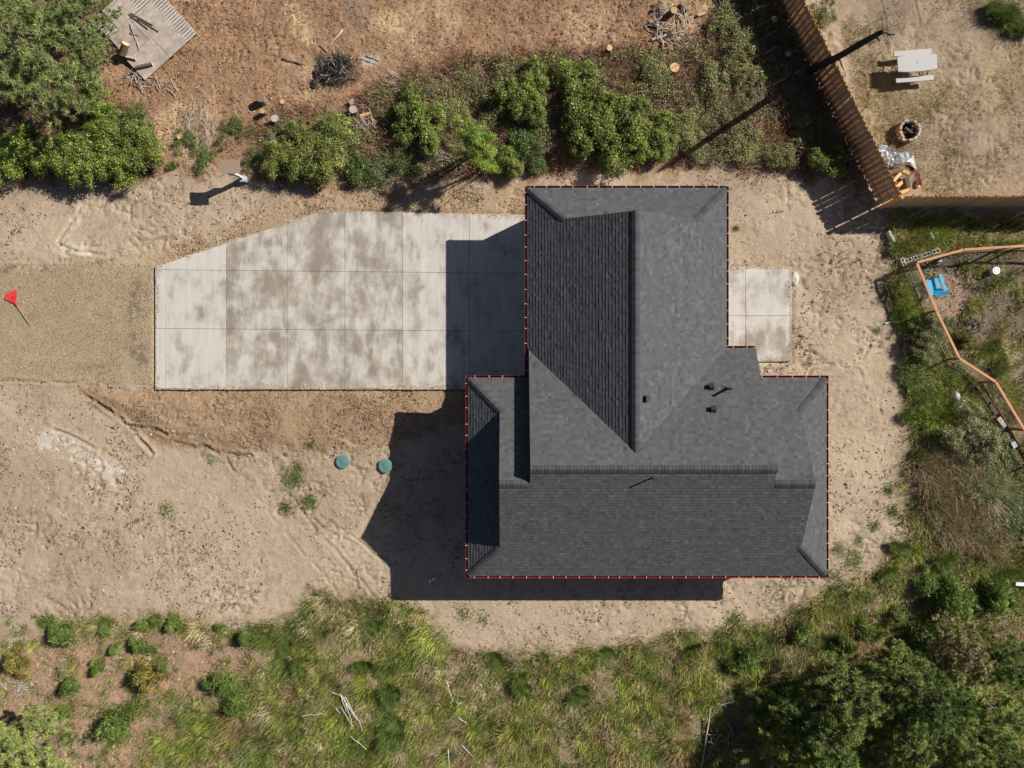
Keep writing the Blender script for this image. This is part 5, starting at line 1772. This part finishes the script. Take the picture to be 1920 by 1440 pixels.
BROOM = [
    (112, 1197, .86, 'dark green broom bush at the sand edge, leftmost', BG), (198, 1183, .52, 'small broom bush at the sand edge, second from left', BG),
    (256, 1208, .55, 'oval dark broom bush third from left below the sand', BG), (268, 1275, .95, 'tall dark broom bush in the middle of the reddish soil', BG),
    (408, 1280, .88, 'dark broom bush with long shadow right of the middle one', BG), (262, 1176, .4, 'tiny broom bush at the sand edge above the oval one', BG),
    (288, 1168, .38, 'tiny broom bush at the sand edge between two others', BG), (322, 1175, .48, 'small broom bush at the sand edge right of the tiny ones', BG),
    (462, 1195, .55, 'broom bush at the sand edge farthest right of the row', BG), (410, 1179, .32, 'tiny dark broom bush at the sand edge before the last', BG),
    (180, 1252, .5, 'low spreading broom bush below the oval one', BG), (130, 1292, .62, 'low dark broom bush above the lower-left pine', BG),
    (25, 1250, .8, 'reddish green shrub at the left photo edge', BG), (200, 1365, 1.15, 'wide feathery broom bush right of the lower-left pine', BG),
    (215, 1220, .35, 'tiny green broom left of the oval bush', BG), (112, 1335, .45, 'small broom bush touching the lower-left pine', BG),
    (440, 1325, .8, 'dark feathery bush at the start of the meadow', BG), (300, 1250, .4, 'small light broom right of the middle bush', BG),
    (535, 1215, .7, 'dark green clump in the meadow below the weeds', 'dark clumps in the meadow'), (560, 1250, .75, 'dark green clump at the left of the meadow', 'dark clumps in the meadow'),
    (680, 1255, .7, 'dark green clump above the stick bundle, left', 'dark clumps in the meadow'), (722, 1262, .7, 'dark green clump above the stick bundle, right', 'dark clumps in the meadow'),
    (728, 1310, .85, 'large dark clump right of the stick bundle', 'dark clumps in the meadow'), (730, 1390, 1.35, 'biggest yellow-green clump below the stick bundle', 'dark clumps in the meadow'),
    (700, 1180, .7, 'dark clump just below the house shadow', 'dark clumps in the meadow'), (975, 1290, .9, 'dark grass clump in the middle of the meadow', 'dark clumps in the meadow'),
    (930, 1240, .7, 'dark grass clump near the sand in the meadow', 'dark clumps in the meadow'), (1085, 1310, .8, 'dark grass clump right of the meadow middle', 'dark clumps in the meadow'),
    (1210, 1270, .6, 'dark grass clump at the right of the meadow', 'dark clumps in the meadow'), (1020, 1240, .5, 'small dark clump at the meadow sand edge', 'dark clumps in the meadow'),
    (1140, 1225, .5, 'small bluish clump at the meadow sand edge', 'dark clumps in the meadow'), (1300, 1225, .6, 'dark clump above the pale stalk heap', 'dark clumps in the meadow'),
    (1400, 1240, .9, 'dark spreading clump right above the pale stalk heap', BG2), (1385, 1255, .7, 'dark clump directly beside the pale stalk heap', BG2),
    (1505, 1195, .75, 'dark bush below the house corner, left of two', BG2), (1580, 1205, .75, 'dark oval bush below the house corner, right of two', BG2),
    (1625, 1183, .7, 'dark bush left of the yellow flowering twigs', BG2), (1690, 1160, .65, 'dark bush right of the yellow flowering twigs', BG2),
    (1650, 1190, .6, 'dark bush below the yellow flowering twigs', BG2), (1745, 1095, .9, 'large dark broom above the pines, upper left', BG2),
    (1790, 1125, 1.25, 'large dark broom above the pines, middle', BG2), (1815, 1145, 1.1, 'large dark broom above the pines, lower middle', BG2),
    (1880, 1130, 1.15, 'large dark broom above the pines near the right edge', BG2), (1740, 1200, 1.1, 'dark broom left of the brownish tree', BG2),
    (1775, 1185, .9, 'dark broom just above the brownish tree', BG2), (1670, 1080, .7, 'green broom at the sand edge below the house corner', BG2),
    (1690, 1030, .7, 'green broom at the sand edge right of the house', BG2), (1780, 1060, .9, 'broad green broom below the brown weeds', BG2),
    (1860, 1050, .9, 'broad green broom right of the brown weeds', BG2), (1905, 1080, .8, 'light green broom above the white board', BG2),
    (1760, 960, .8, 'dark clump among the brown weeds', BG2), (1830, 990, .8, 'dark clump right of the brown weeds', BG2),
]
for (px, py, s, lb, g) in BROOM:
    plant('gorse' if 'reddish' in lb else 'tuft' if ('sand edge' in lb and px > 1600) or 'brown weeds' in lb or 'white board' in lb else ('clump' if 'meadow' in g else 'broom'), 'broom_bush', 'bush', px, py, s, lb, g, .6)
plant('gorse', 'flowering_bush', 'bush', 1668, 1168, .5, 'small bush with yellow-orange flowering twigs', BG2, .6)
TGR = 'pines in the lower right corner'
TREES = [
    ('spruce', 70, 95, 1.0, 'big feathery conifer filling the upper left corner', 'conifers at the left', 3.0),
    ('spruce', 150, 30, .62, 'smaller conifer between the big conifer and the deck', 'conifers at the left', 3.0),
    ('pine', 45, 1400, .85, 'pine with grey twigs in the lower left corner', 'conifers at the left', 3.0),
    ('pine', 1605, 1335, 1.05, 'largest rounded pine, left of centre in the lower right group', TGR, 3.2),
    ('pinedark', 1765, 1325, 1.05, 'dark green pine in the centre of the lower right group', TGR, 3.2),
    ('pine', 1685, 1265, .72, 'pale yellowish-green pine at the top of the group', TGR, 3.0),
    ('pinebrown', 1818, 1232, 1.0, 'brownish-leaved tree at the upper right of the pines', TGR, 2.2),
    ('pinedark', 1912, 1250, .75, 'bluish pine cut by the right photo edge', TGR, 3.0),
    ('pineyellow', 1480, 1412, .85, 'yellow-green pine at the left end of the group', TGR, 2.6),
    ('pineyellow', 1572, 1425, .75, 'yellow-green pine second from left at the bottom edge', TGR, 2.6),
    ('pinedark', 1545, 1375, .9, 'shaded pine behind the largest rounded pine', TGR, 2.6),
    ('pine', 1715, 1405, .95, 'olive pine at the bottom edge in the middle of the group', TGR, 3.0),
    ('pine', 1800, 1400, .9, 'olive pine at the bottom edge right of the middle', TGR, 3.0),
    ('pine', 1890, 1345, .95, 'olive pine near the right edge of the group', TGR, 3.0),
    ('pinedark', 1890, 1425, .8, 'dark pine in the lower right corner', TGR, 3.0),
    ('pinedark', 1470, 1335, .55, 'small shaded pine beside the branch heap', TGR, 2.4),
]
for (kd, px, py, s, lb, g, zc) in TREES:
    plant(kd, 'conifer_tree' if kd == 'spruce' else 'pine_tree', 'tree', px, py, s, lb, g, zc)

# ------------------------------------------------------------------ stuff: grass, ground cover, litter, gravel
def sample(poly, n, r):
    lo = np.maximum(poly.min(0), (-25, -19)); hi = np.minimum(poly.max(0), (25, 19))
    out = []
    tot = 0
    while tot < n:
        p = r.uniform(lo, hi, (n, 2))
        s = sdf(poly, p[:, 0], p[:, 1])
        p = p[s > 0]
        if len(p) == 0: break
        out.append(p); tot += len(p)
    return np.concatenate(out)[:n]


def blades(name, pts, lmin, lmax, w, pal_fn, lean, seed, label, m=None):
    r = np.random.default_rng(seed)
    n = len(pts)
    z = ground_h(pts[:, 0], pts[:, 1]) - .01
    hgt = .55 + .9 * fbm(pts[:, 0], pts[:, 1], 1.1, 90)
    L = r.uniform(lmin, lmax, n) * hgt
    wind = 5.2 + 1.5 * (fbm(pts[:, 0], pts[:, 1], .4, 95) - .5) * 4
    a = np.where(r.random(n) < .45, wind + r.normal(size=n) * .6, r.uniform(0, 2 * np.pi, n))
    l = np.clip(lean + .25 * r.normal(size=n), .1, 1.2)
    tip = np.stack([pts[:, 0] + np.cos(a) * L * l, pts[:, 1] + np.sin(a) * L * l, z + L * np.sqrt(np.clip(1 - (l * .75) ** 2, .12, 1))], 1)
    base = np.stack([pts[:, 0], pts[:, 1], z], 1)
    sd = np.stack([-np.sin(a), np.cos(a), 0 * a], 1) * (w * r.uniform(.6, 1.4, n))[:, None]
    v = np.stack([base - sd, base + sd, tip], 1).reshape(-1, 3)
    f = np.arange(3 * n).reshape(n, 3)
    cc = np.repeat(pal_fn(pts, r), 3, 0)
    me = new_mesh(name, v, f, cc); me.materials.append(m or M_grass)
    o = link(name, me)
    return tag(o, label, 'grass', kind='stuff')


def in_any(p, polys, pad=0.0):
    k = np.zeros(len(p), bool)
    for q in polys: k |= sdf(q, p[:, 0], p[:, 1]) > -pad
    return k


def pal_meadow(p, r):
    n = len(p)
    g = fbm(p[:, 0], p[:, 1], .7, 101); s = fbm(p[:, 0], p[:, 1], 1.6, 102)
    green = pick(r, n, [(.205, .265, .045), (.29, .335, .07), (.12, .175, .032), (.36, .38, .10)], (4, 4, 3, 2))
    straw = pick(r, n, [(.47, .40, .21), (.39, .32, .165), (.54, .48, .30), (.28, .20, .11)], (4, 4, 2, 2))
    w = np.clip(.42 + 2.2 * (s - .5) + 1.4 * (g - .5), .05, .95)
    tone = .55 + .9 * fbm(p[:, 0], p[:, 1], 2.4, 108)
    return np.where((r.random(n) < w)[:, None], straw, green) * tone[:, None]


r0 = np.random.default_rng(42)
p = sample(Z_veg, 360000, r0)
sr = sdf(Z_redsoil, p[:, 0], p[:, 1]); sg_ = sdf(Z_garden, p[:, 0], p[:, 1]); sv_ = sdf(Z_veg, p[:, 0], p[:, 1])
dens = np.clip(.30 + 3.2 * (fbm(p[:, 0], p[:, 1], .9, 103) - .42), .05, 1)
dens *= sstep(-.1, 1.0, sv_ + 1.6 * (fbm(p[:, 0], p[:, 1], 1.3, 104) - .45))
dens *= np.where(sr > 0, np.clip(1.6 * (fbm(p[:, 0], p[:, 1], 1.4, 105) - .42), .03, .5), 1)
dens *= np.where(sg_ > 0, np.clip(3.0 * (fbm(p[:, 0], p[:, 1], .8, 106) - .42), .03, .9), 1)
EDG = [P(*q) for q in ((1772, 684), (1790, 692), (1808, 705), (1838, 738), (1885, 800), (1918, 880))]
dens *= np.where(sdf(Z_bed, p[:, 0], p[:, 1]) > -.05, .05, 1) * np.where(dline(EDG, p[:, 0], p[:, 1]) < .28, .1, 1)
p = p[r0.random(len(p)) < dens]
blades('meadow_grass', p, .07, .23, .016, pal_meadow, .62, 5, 'rough green and straw-coloured meadow grass along the lower and right side')

# sparse dry lawn of the yard and weeds in the sand
p = sample(Z_yard, 90000, r0)
dens = np.clip(2.6 * (fbm(p[:, 0], p[:, 1], .7, 107) - .40), .03, .9)
p = p[r0.random(len(p)) < dens]
def pal_dry(p, r):
    n = len(p)
    return pick(r, n, [(.36, .28, .13), (.28, .21, .10), (.42, .34, .18), (.19, .20, .06), (.13, .15, .04)], (4, 4, 3, 2, 1))
blades('yard_grass', p, .04, .12, .010, pal_dry, .8, 6, 'sparse dry grass of the fenced yard')
wp = []
for (px, py, rr, n) in ((548, 897, 22, 700), (580, 940, 16, 400), (535, 952, 14, 350), (560, 875, 10, 150), (582, 835, 9, 120), (310, 955, 16, 260), (395, 862, 12, 120), (258, 975, 5, 60), (1380, 428, 6, 90), (870, 1150, 18, 260), (905, 1160, 14, 140), (1378, 1160, 16, 300), (1600, 1045, 22, 500), (1570, 1030, 14, 250), (1560, 1080, 20, 320), (1610, 1010, 10, 120), (1520, 680, 6, 50), (1665, 920, 10, 260), (1672, 960, 12, 260), (1640, 985, 12, 200), (640, 1175, 10, 120), (700, 700, 0, 0), (1655, 560, 8, 120), (1645, 620, 8, 90), (600, 1120, 16, 420), (575, 1150, 14, 300), (1455, 1110, 30, 200), (45, 1175, 12, 100), (20, 1165, 8, 80), (65, 1155, 6, 60)):
    if n:
        q = r0.normal(size=(n, 2)) * rr * .5
        wp.append(Pa(np.stack([px + q[:, 0], py + q[:, 1]], 1)))
q = sample(Z_redsoil, 150, r0)
for c_ in q:
    n_ = int(r0.integers(25, 130)); wp.append(c_ + r0.normal(size=(n_, 2)) * r0.uniform(.05, .16))
wp = np.concatenate(wp)
blades('sand_weeds', wp, .05, .17, .013, lambda p, r: pick(r, len(p), [(.12, .18, .035), (.17, .22, .05), (.08, .12, .03), (.30, .28, .12)], (4, 4, 3, 2)), .75, 7, 'small weeds sprouting from the bare sand')


def tussocks(name, cen, rad, hgt, nb, pal, seed, label, cat='grass'):
    r = np.random.default_rng(seed)
    m = len(cen)
    cnt = np.maximum(8, (nb * (rad / rad.mean()) ** 1.4).astype(int))
    k = np.repeat(np.arange(m), cnt); n = len(k)
    pc = np.array(pal)[r.integers(0, len(pal), m)] * r.uniform(.75, 1.25, (m, 1))
    b = cen[k] + r.normal(size=(n, 2)) * (rad[k] * .38)[:, None]
    t = np.arctan2(b[:, 1] - cen[k][:, 1], b[:, 0] - cen[k][:, 0]) + r.normal(size=n) * .9
    L = hgt[k] * r.uniform(.5, 1.25, n); le = np.clip(r.normal(.6, .25, n), .1, 1.1)
    z = ground_h(b[:, 0], b[:, 1]) - .01
    base = np.stack([b[:, 0], b[:, 1], z], 1)
    tip = np.stack([b[:, 0] + np.cos(t) * L * le, b[:, 1] + np.sin(t) * L * le, z + L * np.sqrt(np.clip(1 - (le * .8) ** 2, .1, 1))], 1)
    sd = np.stack([-np.sin(t), np.cos(t), 0 * t], 1) * r.uniform(.007, .015, n)[:, None]
    v = np.stack([base - sd, base + sd, tip], 1).reshape(-1, 3)
    cc = np.repeat(np.clip(pc[k] * (1 + .28 * r.normal(size=(n, 1))), .01, .8), 3, 0)
    me = new_mesh(name, v, np.arange(3 * n).reshape(n, 3), cc); me.materials.append(M_grass)
    return tag(link(name, me), label, cat, kind='stuff')


PT = [(.25, .30, .05), (.32, .36, .075), (.18, .235, .045), (.12, .17, .035), (.40, .38, .12), (.48, .41, .22), (.40, .32, .16), (.24, .24, .075), (.30, .20, .10), (.36, .40, .07), (.09, .14, .03), (.50, .44, .26)]
cen = sample(Z_veg, 2700, r0)
sv_ = sdf(Z_veg, cen[:, 0], cen[:, 1]); sr = sdf(Z_redsoil, cen[:, 0], cen[:, 1])
sg_ = sdf(Z_garden, cen[:, 0], cen[:, 1])
Z_blk = Pa([(1680, 478), (1765, 455), (1770, 480), (1722, 505), (1760, 600), (1735, 605), (1700, 530)])
q = r0.random(len(cen))
cen = cen[(sv_ > .15) & ((sr < 0) | (q < .42)) & ((sg_ < -.1) | (q < .5)) & (sdf(Z_blk, cen[:, 0], cen[:, 1]) < .1) & (sdf(Z_bed, cen[:, 0], cen[:, 1]) < -.15) & (dline(EDG, cen[:, 0], cen[:, 1]) > .5)]
rad = r0.gamma(3, .085, len(cen)) + .06
rad = np.where(sdf(Z_redsoil, cen[:, 0], cen[:, 1]) > 0, rad * .62, rad)
tussocks('meadow_tussocks', cen, rad, .11 + rad * .58, 76, PT, 21, 'ragged grass tussocks and weeds standing in the meadow')
cen = np.concatenate([sample(Z_thicket, 1500, r0), sample(Z_thicketL, 260, r0)])
rad = r0.gamma(3, .09, len(cen)) + .08
tussocks('thicket_dry_brush', cen, rad, .15 + rad * .7, 34, [(.30, .18, .11), (.22, .13, .085), (.38, .27, .19), (.16, .10, .07), (.33, .15, .09), (.40, .33, .26)], 22, 'dry reddish-brown brush tangled through the thicket', 'brush')


cen = sample(Pa([(1725, 870), (1790, 840), (1860, 900), (1880, 1010), (1800, 1030), (1740, 990)]), 170, r0)
rad = r0.gamma(3, .10, len(cen)) + .08
tussocks('brown_weeds', cen, rad, .2 + rad * .7, 60, [(.40, .30, .20), (.33, .23, .15), (.28, .19, .12), (.46, .38, .27), (.24, .24, .09)], 23, 'dead brown weeds matted among the greenery right of the house', 'weeds')
cen = np.concatenate([sample(Pa([(1690, 680), (1790, 690), (1800, 790), (1710, 800)]), 120, r0), sample(Pa([(1670, 420), (1800, 415), (1790, 450), (1690, 480)]), 45, r0), sample(Pa([(1675, 520), (1700, 520), (1735, 620), (1700, 640)]), 80, r0)])
rad = r0.gamma(3, .08, len(cen)) + .08
tussocks('bright_grass_edge', cen, rad, .15 + rad * .6, 55, [(.30, .37, .05), (.38, .42, .08), (.22, .30, .045), (.42, .42, .12)], 24, 'bright yellow-green grass along the sand edge below the yard fence')


def cover(name, pts, ls, pal, wts, seed, label, hmax=.45, extra=None):
    r = np.random.default_rng(seed)
    n = len(pts)
    hum = np.clip(fbm(pts[:, 0], pts[:, 1], 1.0, 111) * 1.6 - .45, 0, 1) * .7 + np.clip(fbm(pts[:, 0], pts[:, 1], 2.8, 112) * 1.5 - .5, 0, 1) * .35
    z = ground_h(pts[:, 0], pts[:, 1]) + .02 + hmax * hum * (1 - .45 * r.random(n) ** 2)
    c = np.stack([pts[:, 0], pts[:, 1], z], 1)
    nr = unit(r.normal(size=(n, 3)) * .5 + np.array([0, 0, 1.]))
    L = ls * r.uniform(.6, 1.4, n)
    cols = pick(r, n, pal, wts) * (.75 + .5 * fbm(pts[:, 0], pts[:, 1], 1.7, 113))[:, None]
    v, f, cc = leaf_quads(c, nr, L, L * .55, cols, r)
    me = new_mesh(name, v, f, cc); me.materials.append(M_leaf)
    o = link(name, me)
    return tag(o, label, 'ground cover', kind='stuff')


p1 = sample(Z_thicket, 230000, r0)
s_ = sdf(Z_thicket, p1[:, 0], p1[:, 1])
dens = np.clip(.45 + 3.6 * (fbm(p1[:, 0], p1[:, 1], .8, 114) - .44), .08, 1) * sstep(-.1, 1.0, s_ + 1.2 * (fbm(p1[:, 0], p1[:, 1], 1.2, 115) - .5))
p1 = p1[r0.random(len(p1)) < dens]
p2 = sample(Z_thicketL, 30000, r0)
dens = np.clip(3.0 * (fbm(p2[:, 0], p2[:, 1], .9, 116) - .42), .03, .9)
p2 = p2[r0.random(len(p2)) < dens]
cover('thicket_ground_cover', np.concatenate([p1, p2]), .070, [(.165, .215, .045), (.25, .29, .075), (.09, .135, .03), (.44, .43, .20), (.32, .19, .095), (.44, .32, .20), (.27, .17, .13)], (5, 4, 4, 1.5, 3, 2.5, 2), 8, 'speckled low leafy ground cover of the thicket', .75)
gpoly = Pa([(1690, 560), (1760, 590), (1800, 680), (1880, 800), (1925, 900), (1925, 1010), (1780, 1010), (1720, 900), (1710, 780), (1690, 700)])
p = sample(gpoly, 70000, r0)
dens = np.clip(.25 + 3 * (fbm(p[:, 0], p[:, 1], .9, 117) - .42), .05, 1)
p = p[r0.random(len(p)) < dens]
cover('bramble_ground_cover', p, .07, [(.155, .205, .05), (.22, .26, .075), (.09, .135, .03), (.36, .35, .16), (.36, .24, .13)], (5, 4, 3, 2, 1.2), 9, 'tangled leafy brambles below the garden fence')


def litter(name, pts, lmin, lmax, asp, pal, wts, seed, label, zoff=.008, tilt=.35, zfix=None):
    r = np.random.default_rng(seed)
    n = len(pts)
    zz = ground_h(pts[:, 0], pts[:, 1]) if zfix is None else np.full(n, zfix)
    c = np.stack([pts[:, 0], pts[:, 1], zz + zoff + .018 * r.random(n) * (zfix is None)], 1)
    nr = unit(r.normal(size=(n, 3)) * tilt + np.array([0, 0, 1.]))
    t = r.normal(size=(n, 3)); t -= nr * (t * nr).sum(1, keepdims=True); t = unit(t)
    b = np.cross(nr, t)
    L = r.uniform(lmin, lmax, n)[:, None] * .5; W = L * asp * r.uniform(.5, 1.5, n)[:, None]; T = np.minimum(W, .02)
    v = np.stack([c - t * L, c + b * W - nr * T, c + t * L, c - b * W - nr * T, c + nr * T], 1).reshape(-1, 3)
    i = np.arange(n)[:, None] * 5
    f = np.concatenate([i + np.array([[0, 1, 4]]), i + np.array([[1, 2, 4]]), i + np.array([[2, 3, 4]]), i + np.array([[3, 0, 4]])])
    cc = np.repeat(pick(r, n, pal, wts), 5, 0)
    me = new_mesh(name, v, f, cc); me.materials.append(M_litter)
    return tag(link(name, me), label, 'litter', kind='stuff')


p = sample(Z_brown, 50000, r0)
p = p[(np.abs(p[:, 0]) < 24.8) & (p[:, 1] < 18.8)]
litter('bark_litter', p, .03, .12, .35, [(.34, .20, .11), (.46, .30, .18), (.17, .10, .06), (.10, .06, .04), (.56, .42, .28), (.25, .12, .07)], (5, 4, 4, 3, 1.2, 2), 10, 'brown bark chips and dead leaves littering the cleared ground')
sandp = np.stack([r0.uniform(-24.6, 24.6, 110000), r0.uniform(-14, 10, 110000)], 1)
k = in_any(sandp, [Z_drive, Z_patio, Z_house], .05) | in_any(sandp, [Z_gravelroad], -.1) | in_any(sandp, [Z_brown, Z_yard], 0)
sandp = sandp[~k]
dens = np.clip(3.4 * (fbm(sandp[:, 0], sandp[:, 1], .35, 118) - .44), .02, .9) * np.clip(4 * (fbm(sandp[:, 0], sandp[:, 1], 2.2, 122) - .40), .03, 1)
sandp = sandp[r0.random(len(sandp)) < dens]
litter('sand_debris', sandp, .04, .20, .20, [(.105, .075, .052), (.16, .115, .08), (.075, .052, .04), (.24, .175, .125), (.50, .42, .33)], (4, 4, 3, 2, .3), 11, 'dark wood bits and clods scattered over the sand')
cl = np.stack([r0.uniform(-24.6, 24.6, 60000), r0.uniform(-14, 10.5, 60000)], 1)
k = in_any(cl, [Z_drive, Z_patio, Z_house], .05) | in_any(cl, [Z_gravelroad, Z_yard], 0)
cl = cl[~k]
dens = np.clip(2.2 * (fbm(cl[:, 0], cl[:, 1], .3, 121) - .42), .02, .8) * np.clip(3.5 * (fbm(cl[:, 0], cl[:, 1], 1.8, 123) - .42), .03, 1)
cl = cl[r0.random(len(cl)) < dens]
litter('sand_clods', cl, .04, .13, .6, [(.36, .28, .20), (.30, .23, .165), (.40, .315, .23), (.22, .165, .12)], (4, 4, 3, 2), 15, 'small sand clods and crumbs all over the bare sand', .012, .7)
p = sample(Z_veg, 20000, r0)
litter('meadow_litter', p, .04, .16, .16, [(.45, .36, .22), (.30, .20, .12), (.18, .12, .07), (.55, .47, .34)], (4, 3, 3, 1.5), 12, 'dry stalks and dead leaves between the meadow grass', .02)
p = np.concatenate([sample(Z_orange, 26000, r0), sample(Z_orange2, 12000, r0)])
dens = np.clip(.05 + 3.0 * (fbm(p[:, 0], p[:, 1], .6, 119) - .44), .03, .9)
p = p[r0.random(len(p)) < dens]
p = p[~in_any(p, [Z_drive], .03)]
litter('fill_gravel', p, .022, .06, .75, [(.36, .24, .135), (.27, .175, .10), (.18, .12, .07), (.44, .33, .22), (.33, .27, .21)], (4, 4, 4, 1.2, 1), 13, 'orange-brown pebbles of the fill around the driveway', .004, .6)
p = sample(Z_gravelroad, 22000, r0)
litter('road_gravel', p, .02, .05, .8, [(.34, .27, .18), (.30, .235, .155), (.38, .305, .205), (.24, .185, .125)], (4, 4, 2, 1), 14, 'fine olive-brown gravel of the unpaved drive', .0, .6)

sp = []
for pl in (((293, 730), (293, 499), (600, 396), (985, 403)), ((293, 729), (875, 729)), ((1482, 678), (1482, 502), (1365, 502)), ((1482, 677), (1425, 677))):
    for a, b in zip(pl[:-1], pl[1:]):
        (x0, y0), (x1, y1) = P(*a), P(*b)
        L = math.hypot(x1 - x0, y1 - y0); n_ = int(L * 110)
        t = r0.random(n_); d = np.abs(r0.normal(size=n_)) * .07 * (.3 + 1.4 * (fbm(t * L + a[0], t * 0 + a[1], .9, 131) > .5))
        nx, ny = -(y1 - y0) / L, (x1 - x0) / L
        m_ = np.stack([x0 + (x1 - x0) * t, y0 + (y1 - y0) * t], 1)
        for sgn in (1, -1):
            q = m_ + np.stack([nx * d * sgn, ny * d * sgn], 1)
            ins = np.maximum(sdf(Z_drive, q[:, 0], q[:, 1]), sdf(Z_patio, q[:, 0], q[:, 1])) > .015
            sp.append(q[ins])
litter('slab_edge_soil', np.concatenate(sp), .025, .08, .7, [(.38, .29, .20), (.32, .235, .15), (.26, .19, .125), (.44, .35, .25)], (4, 4, 3, 2), 31, 'crumbs of soil spilled over the slab edges', .003, .3, .07)
